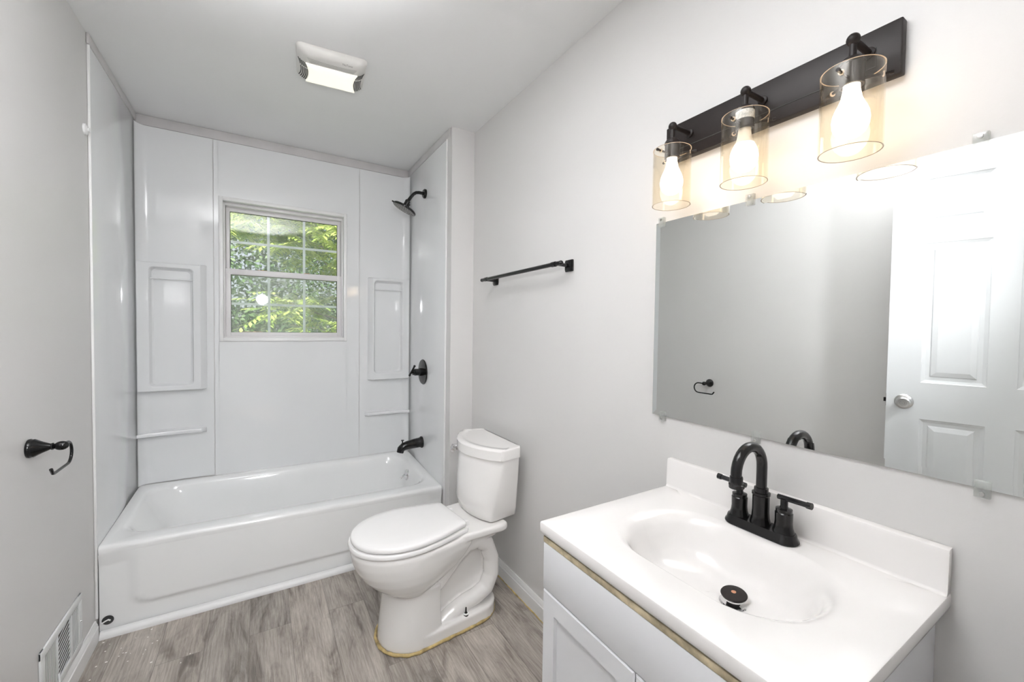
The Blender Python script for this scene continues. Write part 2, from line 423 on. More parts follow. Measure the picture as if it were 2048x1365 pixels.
# white bead closing the front edge of each side panel, and the moulding along the foot of the tub
struct(B().box(XL + 0.0005, XL + 0.009, YT - 0.013, YT - 0.0055, 0.0865, 2.397, 0.002).build('trim_4', M['whitecaulk']))
struct(B().box(XA - 0.009, XA - 0.0005, YT - 0.031, YT - 0.0235, 0.027, 2.391, 0.002).build('trim_5', M['whitecaulk']))
q = [(YT - 0.0265, 0.0005)] + [(YT - 0.0265 + 0.018 * (1 - math.cos(math.radians(a))), 0.006 + 0.020 * math.sin(math.radians(a))) for a in range(0, 91, 15)] + [(YT - 0.0005, 0.026), (YT - 0.0005, 0.0005)]
struct(B().prism(q, 'x', XL + 0.014, XA - 0.002).build('trim_6', M['whitecaulk'], angle=40))

# ------------------------------------------------------------------ window
win = bpy.data.objects.new('window_1', None); COL.objects.link(win); win.location = (0.145, YB, 1.21); struct(win)
def frame(name, x0, x1, z0, z1, wl, wr, wb, wt, y0, y1, mat, parent, bev=0.003):
    bb = B()
    bb.box(x0, x0 + wl, y0, y1, z0, z1, bev); bb.box(x1 - wr, x1, y0, y1, z0, z1, bev)
    bb.box(x0 + wl - 0.001, x1 - wr + 0.001, y0 + 0.0006, y1 - 0.0006, z0, z0 + wb, bev)
    bb.box(x0 + wl - 0.001, x1 - wr + 0.001, y0 + 0.0006, y1 - 0.0006, z1 - wt, z1, bev)
    return bb.build(name, mat, parent)
YS = YB - 0.014
frame('casing', -0.2105, 0.5010, 1.1970, 2.0590, 0.020, 0.020, 0.022, 0.022, YS, YB + 0.030, M['trim'], win)
frame('window_frame', WX0 + 0.001, WX1 - 0.001, WZ0 + 0.001, WZ1 - 0.001, 0.013, 0.013, 0.013, 0.020, YB + 0.030, YB + T + 0.01, M['vinyl'], win, 0.002)
up = frame('upper_sash', -0.181, 0.472, 1.605, 2.021, 0.020, 0.020, 0.026, 0.026, YB + 0.074, YB + 0.100, M['vinyl'], win, 0.003)
lo = frame('lower_sash', -0.182, 0.473, 1.226, 1.642, 0.026, 0.026, 0.026, 0.036, YB + 0.044, YB + 0.072, M['vinyl'], win, 0.003)
def pane(x0, x1, z0, z1, y, parent, mat):
    B().box(x0, x1, y - 0.0015, y + 0.0015, z0, z1).build('pane', mat, parent)
    bb = B(); w = 0.0035
    for (a0, a1, c0, c1) in ((x0, x0 + w, z0, z1), (x1 - w, x1, z0, z1), (x0 + w, x1 - w, z0, z0 + w * .6), (x0 + w, x1 - w, z1 - w, z1)): bb.box(a0, a1, y - 0.004, y - 0.0017, c0, c1)
    bb.build('gasket', M['gasket'], parent)
    bb = B(); g = 0.0075
    for i in (1, 2):
        xc = x0 + (x1 - x0) * i / 3; bb.box(xc - g, xc + g, y + 0.0020, y + 0.0062, z0 + 0.001, z1 - 0.001)
    zc = (z0 + z1) / 2; bb.box(x0 + 0.001, x1 - 0.001, y + 0.0022, y + 0.0060, zc - g, zc + g)
    bb.build('grille', M['grille'], parent)
pane(-0.162, 0.453, 1.630, 1.996, YB + 0.088, up, M['pane'])
pane(-0.157, 0.448, 1.251, 1.607, YB + 0.058, lo, M['hazypane'])
random.seed(5)
bb = B()
for xc, w in ((0.010, 0.022), (0.262, 0.013)):
    for k in range(14):
        bb.sphere((xc + random.uniform(-w, w), YB + 0.060 + random.uniform(-.01, .01), 1.6435), random.uniform(0.002, 0.005), (1.6, 1, 0.6), 8)
tag(bb.build('crumbled_foam', M['rust']), 'orange brown crumbs of foam on the window meeting rail', 'debris', kind='stuff')

# ------------------------------------------------------------------ tub
def zr(x, y):
    s = (x - XL) / (XA - XL); t = (y - YT) / (YB - YT)
    return ((0.376 * (1 - s) + 0.347 * s) * (1 - t) + (0.400 * (1 - s) + 0.384 * s) * t) / 0.368
def tubify(bm):
    for v in bm.verts: v.co.z *= zr(v.co.x, v.co.y)
tub = thing('bathtub', (0.17, YT, 0), 'white enamel bathtub in the alcove under the window', 'bathtub')
b = B(); rings = []
X0, X1, Y0, Y1 = XP + 0.001, XPR - 0.001, YT, YP - 0.001
def ring(x0, x1, y0, y1, r, z): return [(p[0], p[1], z) for p in rrect(x0, x1, y0, y1, r, 8, 10)]
rings.append(ring(X0, X1, Y0 + 0.010, Y1, 0.004, 0.30))
rings.append(ring(X0, X1, Y0 + 0.002, Y1, 0.004, 0.335))
rings.append(ring(X0, X1, Y0, Y1, 0.004, 0.352))
rings.append(ring(X0, X1, Y0 + 0.002, Y1, 0.004, 0.361))
rings.append(ring(X0, X1, Y0 + 0.009, Y1, 0.004, 0.367))
rings.append(ring(X0 + 0.004, X1 - 0.004, Y0 + 0.022, Y1 - 0.004, 0.006, 0.368))
a = dict(x0=-0.525, x1=0.868, y0=2.422, y1=2.992)
for k, (ins, z, r) in enumerate(((-0.012, 0.366, .10), (0.0, 0.361, .11), (0.010, 0.348, .12))):
    rings.append(ring(a['x0'] + ins, a['x1'] - ins, a['y0'] + ins, a['y1'] - ins, r, z))
for t, z in ((0.12, 0.30), (0.35, 0.22), (0.6, 0.14), (0.8, 0.085), (0.93, 0.058), (1.06, 0.048), (1.25, 0.044)):
    rings.append(ring(a['x0'] + 0.012 + 0.20 * t, a['x1'] - 0.012 - 0.055 * t, a['y0'] + 0.012 + 0.055 * t, a['y1'] - 0.012 - 0.055 * t, 0.13, z))
rings.append(ring(-0.1, 0.62, 2.62, 2.80, 0.06, 0.042))
b.loft(rings, close0=False, close1=True); tubify(b.bm)
b.build('basin', M['tub'], tub, 50)
# apron: a raised panel with rounded lower corners that fades out towards the top
b = B(); nx, nz = 90, 46; grid = []
PX0, PX1, PZ0, RC = -0.470, 0.835, 0.098, 0.06
def sd(x, z):
    cx, cz = (PX0 + PX1) / 2, 0.4; hx, hz = (PX1 - PX0) / 2, 0.4 - PZ0
    dx, dz = abs(x - cx) - hx + RC, abs(z - cz) - hz + RC
    return math.hypot(max(dx, 0), max(dz, 0)) + min(max(dx, dz), 0) - RC
for j in range(nz + 1):
    z = 0.0008 + (0.336 - 0.0008) * j / nz; row = []
    for i in range(nx + 1):
        x = X0 + (X1 - X0) * i / nx
        s_ = min(1, max(0, 0.5 - sd(x, z) / 0.018)); s_ = s_ * s_ * (3 - 2 * s_)
        fade = min(1, max(0, (0.336 - z) / 0.10)) if abs(x - 0.18) > 0.55 else 1.0
        fz = min(1.0, max(0.0, (0.335 - z) / 0.05))
        y = YT + 0.002 * (1 - fz) + fz * (0.012 - 0.010 * s_)
        row.append((x, y, z))
    grid.append(row)
b.loft(grid, False, False, loop=False); tubify(b.bm)
for v in b.bm.verts:
    if v.co.z < 0.002: v.co.z = 0.0008
b.build('apron', M['tub'], tub, 60)
# round access hole near the left foot of the apron
h = B(); h.lathe([(0.0, 0), (0.017, 0), (0.019, 0.0012), (0.017, 0.002), (0.015, 0.0008), (0.0, 0.0008)], AX((0, -1, 0), (-0.548, YT + 0.0105, 0.060)), 24)
h.build('access_hole', M['slot'], tub)
b = B(); b.tube([(-0.566, YT + 0.0075, 0.052), (-0.556, YT + 0.007, 0.058), (-0.546, YT + 0.007, 0.062), (-0.540, YT + 0.0075, 0.057)], 0.003, 8)
b.build('torn_flap', M['tub'], tub)
# overflow plate
ox, oy, oz = 0.842, 2.775, 0.290
nrm = Vector((-1, 0, 0.15)).normalized()
b = B(); b.lathe([(0, -0.012), (0.037, -0.012), (0.037, -0.002), (0.033, 0.003), (0.0, 0.005)], AX(nrm, (ox, oy, oz)), 32)
op = b.build('overflow_plate', M['chrome'], tub); op['label'] = 'chrome overflow plate'
b = B(); b.tube([Vector((ox, oy, oz)) + nrm * 0.002, Vector((ox - 0.014, oy, oz + 0.002)), Vector((ox - 0.038, oy - 0.006, oz - 0.014))], [0.006, 0.0055, 0.005], 12)
b.sphere((ox - 0.040, oy - 0.006, oz - 0.015), 0.0065)
b.build('trip_lever', M['chrome'], op)

# ------------------------------------------------------------------ tub surround
su = thing('tub_surround', (0.17, YB, 0.4), 'gloss white wall panels lining three sides of the bathtub alcove', 'tub surround')
ZP = 2.384
B().box(XL + 0.0006, XP, YT - 0.005, YB - 0.0006, 0.33, 2.397, 0.0015).build('end_panel', M['panel'], su)
B().box(XPR, XA - 0.0006, YT - 0.023, YB - 0.0006, 0.33, 2.391, 0.0015).build('end_panel', M['panel'], su)
SX0, SX1 = -0.236, 0.584
b = B()
for (x0, x1, z0, z1) in ((SX0 + 0.0015, -0.2115, 0.33, ZP), (0.502, SX1 - 0.0015, 0.33, ZP), (-0.2125, 0.503, 0.33, 1.196), (-0.2125, 0.503, 2.060, ZP)):
    b.box(x0, x1, YP, YB - 0.0006, z0, z1)
b.build('centre_panel', M['panel'], su)
def corner_panel(sgn, label):
    """sgn -1 left corner, +1 right corner; built in u = distance from the corner along the back wall"""
    X = (lambda u: XP + u) if sgn < 0 else (lambda u: XPR - u)
    w = (SX0 - 0.0015 - XP) if sgn < 0 else (XPR - SX1 - 0.0015)
    # coved sheet
    zlo = 0.4015 if sgn < 0 else 0.3855
    prof = [(0.0005, 2.988)] + [(0.0005 + 0.047 * (1 - math.cos(math.radians(a))), 2.988 + 0.047 * math.sin(math.radians(a))) for a in range(0, 91, 9)] + [(w * 0.6, 3.035), (w, 3.035)]
    rings = []
    nz = 8
    for j in range(nz + 1):
        z = zlo + (ZP - zlo) * j / nz
        rings.append([(X(u), y, z) for u, y in prof])
    b = B(); b.loft(rings, False, False, loop=False)
    t = b.build('corner_panel', M['panel'], su, 50); t['label'] = label
    # protruding frame with a soap niche: outer block, sloped inner side, recess
    u0, u1 = -0.0005, 0.305 if sgn < 0 else 0.283
    z0, z1 = 0.920, 1.640
    yf = 2.992
    def rr(ua, ub, za, zb, r, y): return [(X(p[0]), y, p[1]) for p in rrect(ua, ub, za, zb, r, 6, 3)]
    n0, n1, m0, m1 = (0.052, 0.246, 0.950, 1.612) if sgn < 0 else (0.048, 0.246, 0.968, 1.620)
    b = B()
    b.loft([rr(u0 - 0.004, u1, z0, z1 + 0.003, 0.006, 3.0355), rr(u0, u1 - 0.022, z0 + 0.002, z1 - 0.002, 0.006, yf + 0.004), rr(u0 + 0.004, u1 - 0.027, z0 + 0.006, z1 - 0.006, 0.008, yf),
            rr(n0 - 0.004, n1 + 0.004, m0 - 0.004, m1 + 0.004, 0.022, yf), rr(n0, n1, m0, m1, 0.020, yf + 0.003), rr(n0 + 0.008, n1 - 0.008, m0 + 0.008, m1 - 0.008, 0.022, yf + 0.028),
            rr(n0 + 0.016, n1 - 0.016, m0 + 0.014, m1 - 0.014, 0.020, yf + 0.034)], True, True)
    b.build('niche', M['panel'], t, 28)
    # thin clear bar across the top of the niche
    zb = m1 - 0.062
    b = B(); b.tube([(X(n0 + 0.004), yf + 0.016, zb), (X(n1 - 0.004), yf + 0.016, zb)], 0.0042, 10)
    b.build('niche_bar', M['panel'], t)
    # soap ledge lower down, tapering into the corner
    zl = 0.690
    ua, ub = -0.002, 0.300
    b = B()
    rings = []
    for u, d in ((ua, 0.062), (ua + 0.05, 0.042), (0.15, 0.036), (ub - 0.022, 0.032), (ub, 0.004)):
        yy = 3.036
        rings.append([(X(u), yy, zl - 0.030), (X(u), yy - d * 0.75, zl - 0.022), (X(u), yy - d * 0.97, zl - 0.016), (X(u), yy - d, zl - 0.004), (X(u), yy - d + 0.003, zl + 0.001), (X(u), yy - d * 0.5, zl), (X(u), yy, zl + 0.012)])
    b.loft(rings); b.build('soap_ledge', M['panel'], t, 40)
corner_panel(-1, 'coved corner panel with a soap niche')
corner_panel(1, 'coved corner panel with a soap niche')

# ------------------------------------------------------------------ shower and tub fittings on the right end wall
XF = XPR
sh = thing('shower', (XF, 2.655, 2.17), 'black round shower head on a bent arm high on the tub end wall', 'shower')
b = B(); b.lathe([(0, 0), (0.030, 0), (0.030, 0.010), (0.024, 0.016), (0.0, 0.018)], AX((-1, 0, 0), (XF - 0.0006, 2.655, 2.172)), 32); b.build('flange', M['black'], sh)
arm_pts = [(XF - 0.010, 2.655, 2.172), (XF - 0.045, 2.653, 2.172), (XF - 0.066, 2.651, 2.167), (XF - 0.083, 2.649, 2.154), (XF - 0.100, 2.646, 2.132), (XF - 0.118, 2.643, 2.106)]
b = B(); b.tube(arm_pts, 0.0105, 16); b.build('shower_arm', M['black'], sh)
hd = Vector((-0.42, 0.14, -0.87)).normalized(); hc = Vector((0.782, 2.640, 2.056))
b = B(); b.sphere((XF - 0.124, 2.642, 2.098), 0.016)
b.lathe([(0.0, -0.046), (0.013, -0.046), (0.013, -0.034), (0.020, -0.033), (0.020, -0.014), (0.026, -0.012), (0.050, -0.006), (0.072, -0.002), (0.0775, 0.004), (0.0775, 0.010), (0.074, 0.013), (0.0, 0.013)], AX(hd, hc), 40)
hb = b.build('head_body', M['black'], sh)
b = B(); m_ = AX(hd, hc)
for r, n in ((0.012, 6), (0.024, 12), (0.036, 18), (0.048, 22), (0.059, 28), (0.068, 32)):
    for i in range(n):
        p = m_ @ Vector((r * math.cos(2 * PI * i / n), r * math.sin(2 * PI * i / n), 0.014)); b.sphere(p, 0.0022, (1, 1, 1), 6)
b.build('nozzles', M['groove'], hb)
p0 = m_ @ Vector((0.0, 0.0, 0.006)); side = Vector((-0.86, 0.1, 0.0)); side = (side - hd * side.dot(hd)).normalized()
b = B(); b.tube([p0 + side * 0.070, p0 + side * 0.087], 0.0045, 10); b.build('spray_selector', M['black'], hb)

vc = Vector((XF - 0.0006, 2.676, 1.000))
va = thing('shower_valve', vc, 'black round shower valve plate with a lever on the tub end wall', 'valve')
b = B(); b.lathe([(0, 0), (0.083, 0), (0.084, 0.003), (0.080, 0.008), (0.035, 0.013), (0, 0.014)], AX((-1, 0, 0), vc), 48); b.build('escutcheon', M['black'], va)
b = B(); b.lathe([(0, 0.011), (0.026, 0.012), (0.026, 0.030), (0.023, 0.032), (0.023, 0.060), (0.019, 0.062), (0.019, 0.072), (0, 0.073)], AX((-1, 0, 0), vc), 32)
b.build('valve_body', M['black'], va)
b = B(); lv = vc + Vector((-0.078, 0, 0)); b.tube([lv + Vector((0.008, 0, 0)), lv], 0.009, 14)
b.tube([lv + Vector((-0.012, 0.004, -0.018)), lv + Vector((0, 0, 0.006)), lv + Vector((0.016, -0.008, 0.040))], [0.0062, 0.0058, 0.0062], 14)
b.sphere(lv + Vector((0.016, -0.008, 0.041)), 0.0078); b.sphere(lv + Vector((-0.012, 0.004, -0.019)), 0.0078)
b.build('lever', M['black'], va)

sp = Vector((XF - 0.0006, 2.690, 0.525))
ts = thing('tub_spout', sp, 'black tub spout with a pull knob above the overflow plate', 'spout')
b = B(); b.lathe([(0, 0), (0.038, 0), (0.039, 0.006), (0.034, 0.014), (0.0, 0.015)], AX((-1, 0, 0), sp), 32); b.build('flange', M['black'], ts)
b = B(); b.tube([sp + Vector(v) for v in ((-0.008, 0, 0), (-0.05, 0, -0.003), (-0.10, 0, -0.009), (-0.125, 0, -0.015), (-0.142, 0, -0.028), (-0.148, 0, -0.050))], [0.033, 0.031, 0.0285, 0.0265, 0.0245, 0.0225], 24)
b.build('spout_body', M['black'], ts)
b = B(); b.lathe([(0.004, -0.01), (0.004, 0.018), (0.009, 0.019), (0.010, 0.024), (0.0, 0.025)], Matrix.Translation(sp + Vector((-0.132, 0, 0.006))), 16); b.build('diverter_knob', M['black'], ts)

# old rod bracket by the front edge of the left panel
b = B(); b.lathe([(0, 0), (0.022, 0), (0.021, 0.006), (0.014, 0.010), (0.0, 0.011)], AX((1, 0, 0), (XL + 0.0005, 2.272, 2.051)), 24)
b.lathe([(0.007, 0.009), (0.008, 0.016), (0.004, 0.017)], AX((1, 0, 0), (XL + 0.0005, 2.272, 2.051)), 16)
tag(b.build('rod_bracket', M['trim']), 'small white round rod socket high on the left wall', 'bracket')

# ------------------------------------------------------------------ toilet  (u forward from the wall, v sideways)
TH = math.radians(5.5)
T0 = Vector((1.013, 1.757, 0.0)); FU = Vector((-math.cos(TH), -math.sin(TH), 0)); FV = Vector((math.sin(TH), -math.cos(TH), 0))
def TW(u, v, z): return T0 + FU * u + FV * v + Vector((0, 0, z))     # v > 0 is the side nearer the camera
wc = thing('toilet', (0.75, 1.77, 0), 'white two-piece toilet between the tub and the vanity', 'toilet')
def egg(u_back, u_tip, hw, u_wide, n=48, sq=0.0, back_hw=None):
    """outline in (u, v): half ellipse in front of u_wide, flatter towards a straight back"""
    pts = []
    bh = hw if back_hw is None else back_hw
    for i in range(n):
        a = 2 * PI * i / n; c, s_ = math.cos(a), math.sin(a)
        if c >= 0:
            u = u_wide + (u_tip - u_wide) * c; v = hw * s_
        else:
            e = 0.55
            u = u_wide + (u_back - u_wide) * (abs(c) ** e)
            k = abs(c) ** 1.5; v = (hw * (1 - k) + bh * k) * math.copysign(abs(s_) ** (e), s_) if abs(c) > 1e-6 else hw * s_
        pts.append((u, v))
    return pts
def seat_outline(ub, ut, hw, bh, uw, n=26, rc=0.022):
    half = []
    for i in range(n + 1):                                   # tip to widest
        a = PI / 2 * i / n; half.append((uw + (ut - uw) * max(0.0, math.cos(a)) ** 0.92, hw * math.sin(a) ** 0.96 if i else 0.0))
    m = 16
    for i in range(1, m + 1):                                # widest to the back corner
        t = i / m; half.append((uw - (uw - ub - rc) * t, hw - (hw - bh) * t ** 1.55))
    for i in range(1, 7):
        a = PI / 2 * i / 6; half.append((ub + rc - rc * math.sin(a), bh - rc * (1 - math.cos(a))))
    return half + [(u, -v) for u, v in reversed(half[1:])]
def tring(o, z): return [TW(u, v, z) for u, v in o]
b = B()
# pedestal column swelling into the bowl
prof = [(0.003, 0.609, 0.140, 0.39), (0.06, 0.605, 0.138, 0.39), (0.13, 0.597, 0.133, 0.39), (0.21, 0.590, 0.129, 0.39), (0.236, 0.592, 0.131, 0.39)]
b.loft([tring(seat_outline(ub, ut, hw, hw * 0.95, 0.46, rc=0.015), z) for z, ut, hw, ub in prof])
prof = [(0.210, 0.57, 0.112, 0.42), (0.231, 0.600, 0.134, 0.41), (0.248, 0.626, 0.146, 0.39), (0.270, 0.652, 0.157, 0.36), (0.298, 0.678, 0.167, 0.325), (0.334, 0.700, 0.175, 0.285), (0.372, 0.714, 0.180, 0.255), (0.405, 0.719, 0.182, 0.25), (0.419, 0.714, 0.178, 0.25)]
b.loft([tring(seat_outline(ub, ut, hw, hw * 0.82, 0.49), z) for z, ut, hw, ub in prof])
# deck under the tank
dk = [(0.055, 0.0), ]
def slab(u0, u1, hw0, hw1, z0, z1, r=0.02):
    o = rrect(0, 1, -1, 1, 0.15, 5, 3)
    rings = []
    for z, ins in ((z0, 0.012), (z0 + 0.008, 0.0), (z1 - 0.006, 0.0), (z1, 0.006)):
        rings.append([TW(u0 + ins + (u1 - u0 - 2 * ins) * pu, pv * ((hw0 + (hw1 - hw0) * pu) - ins), z) for pu, pv in o])
    b.loft(rings)
slab(0.075, 0.35, 0.168, 0.152, 0.388, 0.424)
slab(0.10, 0.34, 0.115, 0.13, 0.350, 0.395)
# foot: a low flange with a gently curved outline
foot = rrect(0.085, 0.560, -0.142, 0.142, 0.11, 8, 4)
for z0, z1, ins in ((0.003, 0.052, 0.0),):
    b.loft([[TW(u, v, z0) for u, v in foot], [TW(u, v, z1) for u, v in foot], [TW(0.38 + (u - 0.38) * 0.975, v * 0.95, z1 + 0.006) for u, v in foot]])
# centre web and the trapway loop standing proud of it on both sides
web = [(0.12, 0.03), (0.45, 0.03), (0.45, 0.36), (0.24, 0.375), (0.13, 0.32), (0.105, 0.23), (0.11, 0.12)]
b.loft([[TW(u, v, z) for u, z in web] for v in (-0.060, 0.060)])
for sgn in (1, -1):
    path = [(0.430, 0.185), (0.390, 0.215), (0.350, 0.262), (0.305, 0.315), (0.255, 0.348), (0.200, 0.350), (0.150, 0.318), (0.124, 0.250), (0.122, 0.175), (0.150, 0.115), (0.205, 0.094), (0.26, 0.086), (0.315, 0.068), (0.36, 0.045), (0.395, 0.025)]
    sm = []
    for i in range(len(path) - 1):
        for k in range(4):
            t = k / 4; sm.append((path[i][0] * (1 - t) + path[i + 1][0] * t, path[i][1] * (1 - t) + path[i + 1][1] * t))
    sm.append(path[-1])
    b.tube([TW(u, sgn * 0.088, z) for u, z in sm], [0.020 + 0.016 * min(1, k_ / 12) for k_ in range(len(sm))], 16)
bowl = b.build('bowl', M['ceramic'], wc)
bake_remesh(bowl, 0.0042, 4)
# seat ring and lid
so = seat_outline(0.266, 0.726, 0.184, 0.140, 0.50)
def shrink(o, d, cu=0.50): return [(cu + (u - cu) * (1 - d / 0.25), v * (1 - d / 0.18)) for u, v in o]
b = B(); b.loft([tring(shrink(so, 0.026), 0.4195), tring(shrink(so, 0.025), 0.4250), tring(shrink(so, 0.001), 0.4262), tring(so, 0.431), tring(shrink(so, 0.001), 0.4405), tring(shrink(so, 0.003), 0.4425), tring(shrink(so, 0.026), 0.4427)], True, True)
b.build('seat', M['seat'], wc, 40)
lo_ = seat_outline(0.272, 0.717, 0.180, 0.132, 0.50)
b = B(); b.loft([tring(shrink(lo_, 0.025), 0.4428), tring(shrink(lo_, 0.024), 0.4475), tring(shrink(lo_, 0.001), 0.4485), tring(lo_, 0.4515), tring(lo_, 0.459), tring(shrink(lo_, 0.003), 0.4640), tring(shrink(lo_, 0.010), 0.4675), tring(shrink(lo_, 0.04), 0.4700), tring(shrink(lo_, 0.10), 0.4710)], True, True)
b.build('lid', M['seat'], wc, 50)
for s_ in (-1, 1): B().box(-0.016, 0.016, -0.012, 0.012, 0.4245, 0.447, 0.004, 2, Matrix.Translation(TW(0.255, s_ * 0.075, 0)) @ Matrix.Rotation(TH, 4, 'Z')).build('hinge', M['seat'], wc)
# tank, square to the wall
def tankring(hw, front, bow, z, fw=None, yc=1.790, xb=1.015, r=0.018, n=10):
    fw = hw if fw is None else fw
    pts = []
    for i in range(4): pts.append((xb, yc - hw + r + (2 * hw - 2 * r) * i / 3))
    for i in range(1, 5): a = math.radians(90 * i / 4); pts.append((xb - r + r * math.cos(a), yc + hw - r + r * math.sin(a)))
    xc = front
    for i in range(1, 4): t = i / 3; pts.append((xb - r + (xc + 0.02 - xb + r) * t, yc + hw + (fw - hw) * t))
    for i in range(n + 1):
        s_ = 1 - 2 * i / n
        pts.append((xc - bow * (1 - s_ * s_) + 0.005 * abs(s_) ** 8, yc + s_ * (fw - 0.003)))
    for i in range(3): t = 1 - i / 3; pts.append((xb - r + (xc + 0.02 - xb + r) * t, yc - hw - (fw - hw) * t))
    for i in range(5): a = math.radians(-90 + 90 * i / 4); pts.append((xb - r + r * math.cos(a), yc - hw + r + r * math.sin(a)))
    return [(x, y, z) for x, y in pts]
b = B()
b.loft([tankring(0.155, 0.870, 0.032, 0.4265, 0.170), tankring(0.166, 0.862, 0.042, 0.434, 0.182), tankring(0.172, 0.862, 0.050, 0.47, 0.190), tankring(0.186, 0.884, 0.072, 0.60, 0.204), tankring(0.195, 0.902, 0.082, 0.708, 0.212)])
b.build('tank', M['ceramic'], wc, 80)
b = B()
b.loft([tankring(0.197, 0.900, 0.084, 0.7085, 0.214), tankring(0.203, 0.893, 0.086, 0.711, 0.220), tankring(0.204, 0.892, 0.086, 0.752, 0.221), tankring(0.2025, 0.895, 0.085, 0.7565, 0.2195), tankring(0.199, 0.900, 0.084, 0.7595, 0.216), tankring(0.186, 0.914, 0.079, 0.760, 0.203),
        tankring(0.183, 0.917, 0.078, 0.7582, 0.200), tankring(0.165, 0.928, 0.070, 0.758, 0.180)])
b.build('tank_lid', M['ceramic'], wc, 30)
b = B(); b.lathe([(0, 0), (0.019, 0), (0.020, 0.004), (0.014, 0.012), (0.008, 0.014), (0.0, 0.015)], AX((-0.5, 0.85, 0), (0.880, 1.990, 0.678)), 24)
b.tube([(0.870, 2.004, 0.678), (0.857, 2.010, 0.678), (0.847, 1.998, 0.675), (0.834, 1.962, 0.671)], [0.010, 0.012, 0.009, 0.009], 12)
fl = b.build('flush_lever', M['chrome'], wc); fl['label'] = 'chrome flush lever'
# closet bolt sticking out of the foot, and the yellowed caulk ring
bp = TW(0.275, 0.126, 0.0585)
b = B(); b.lathe([(0.011, -0.006), (0.011, 0.002), (0.007, 0.004), (0.007, 0.009), (0.0034, 0.010), (0.003, 0.032), (0.0, 0.0325)], Matrix.Translation(bp), 12)
cb = b.build('closet_bolt', M['bronze'], wc); cb['label'] = 'rusty bolt with a thin shank'
b = B(); b.lathe([(0.0085, 0.003), (0.0125, 0.004), (0.012, 0.007), (0.0085, 0.0085)], Matrix.Translation(bp), 14); b.build('plastic_washer', M['trim'], cb)
b = B(); fo = rrect(0.080, 0.614, -0.144, 0.144, 0.134, 14, 12); random.seed(3)
b.tube([TW(u + random.uniform(-.0015, .0015), v + random.uniform(-.0015, .0015), 0.006 + random.uniform(-.001, .001)) for u, v in fo + fo[:1]], [0.0062 + random.uniform(-0.001, 0.0012) for _ in range(len(fo) + 1)], 10)
for v in b.bm.verts: v.co.z = max(0.0006, v.co.z)
ck = b.build('caulk_ring', M['caulk'], wc, 60); ck['label'] = 'yellowed caulk ring around the foot'

# ------------------------------------------------------------------ towel bar
tb = thing('towel_bar', (XR, 1.64, 1.555), 'black towel bar on the right wall above the toilet', 'towel bar')
xb = 1.000; zb = 1.5565
for yy, zz in ((1.945, 1.551), (1.327, 1.557)):
    bb = B(); bb.box(XR - 0.009, XR - 0.0005, yy - 0.024, yy + 0.024, zz - 0.024, zz + 0.024, 0.003); bb.box(XR - 0.014, XR - 0.008, yy - 0.019, yy + 0.019, zz - 0.019, zz + 0.019, 0.002)
    mt = bb.build('mount', M['black'], tb)
    bb = B(); bb.tube([(XR - 0.012, yy, zz), (xb, yy, zz + 0.002)], 0.0075, 14); bb.sphere((xb, yy, zz + 0.002), 0.0095)
    bb.build('post', M['black'], mt)
b = B(); b.tube([(xb, 1.975, 1.5525), (xb, 1.300, 1.5595)], 0.0088, 16)
for y_, z_ in ((1.978, 1.5525), (1.299, 1.5595)): b.sphere((xb, y_, z_), 0.0095, (1, 1.1, 1))
for y_, z_ in ((1.93, 1.553), (1.345, 1.559)): b.lathe([(0.0108, -0.012), (0.0108, 0.012)], AX((0, 1, 0), (xb, y_, z_)), 18)
b.build('rail', M['black'], tb)

# ------------------------------------------------------------------ toilet paper holder
hp = Vector((XL + 0.0005, 1.772, 0.930))
tp = thing('toilet_paper_holder', hp, 'black empty toilet paper holder with a hooked arm on the left wall', 'paper holder')
b = B(); b.lathe([(0, 0), (0.027, 0), (0.028, 0.004), (0.026, 0.008), (0.0265, 0.012), (0.023, 0.018), (0.0165, 0.029), (0.0095, 0.044), (0.0088, 0.046), (0.0105, 0.048), (0.0105, 0.051), (0.008, 0.053), (0, 0.054)], AX((1, 0, 0), hp), 32)
b.build('post', M['black'], tp)
b = B(); b.sphere(hp + Vector((0.068, 0, 0)), 0.0135, (1.25, 1, 1), 24)
b.lathe([(0.007, 0.050), (0.007, 0.06)], AX((1, 0, 0), hp), 16)
b.build('finial', M['black'], tp)
hx = hp.x + 0.068; pth = [(hx, hp.y + 0.006, hp.z), (hx, hp.y + 0.040, hp.z)]
cy_, cz_, rr_ = hp.y + 0.043, hp.z - 0.034, 0.034
for a in range(90, -91, -15): pth.append((hx, cy_ + rr_ * math.cos(math.radians(a)), cz_ + rr_ * math.sin(math.radians(a))))
pth += [(hx, hp.y - 0.054, hp.z - 0.068), (hx, hp.y - 0.064, hp.z - 0.066), (hx, hp.y - 0.076, hp.z - 0.050)]
b = B(); b.tube(pth, 0.0042, 12); b.build('hook_arm', M['black'], tp)

# ------------------------------------------------------------------ floor register in the left wall
RY0, RY1, RZ0, RZ1 = 1.806, 2.146, 0.091, 0.290
rg = thing('wall_register', (XL, 1.976, 0.09), 'white metal air register low on the left wall above the baseboard', 'air vent')
x0 = XL + 0.0005
banks = [(1.832, 1.925), (1.931, 2.040), (2.046, 2.118)]
b = B()
b.box(x0, x0 + 0.007, RY0, RY1, RZ1 - 0.026, RZ1, 0.002); b.box(x0, x0 + 0.007, RY0, RY1, RZ0, RZ0 + 0.026, 0.002)
b.box(x0, x0 + 0.0068, RY0, banks[0][0], RZ0, RZ1, 0.002); b.box(x0, x0 + 0.0068, banks[2][1], RY1, RZ0, RZ1, 0.002)
for a, c in ((banks[0][1], banks[1][0]), (banks[1][1], banks[2][0])): b.box(x0, x0 + 0.0072, a, c, RZ0 + 0.02, RZ1 - 0.02, 0.001)
b.build('frame', M['register'], rg)
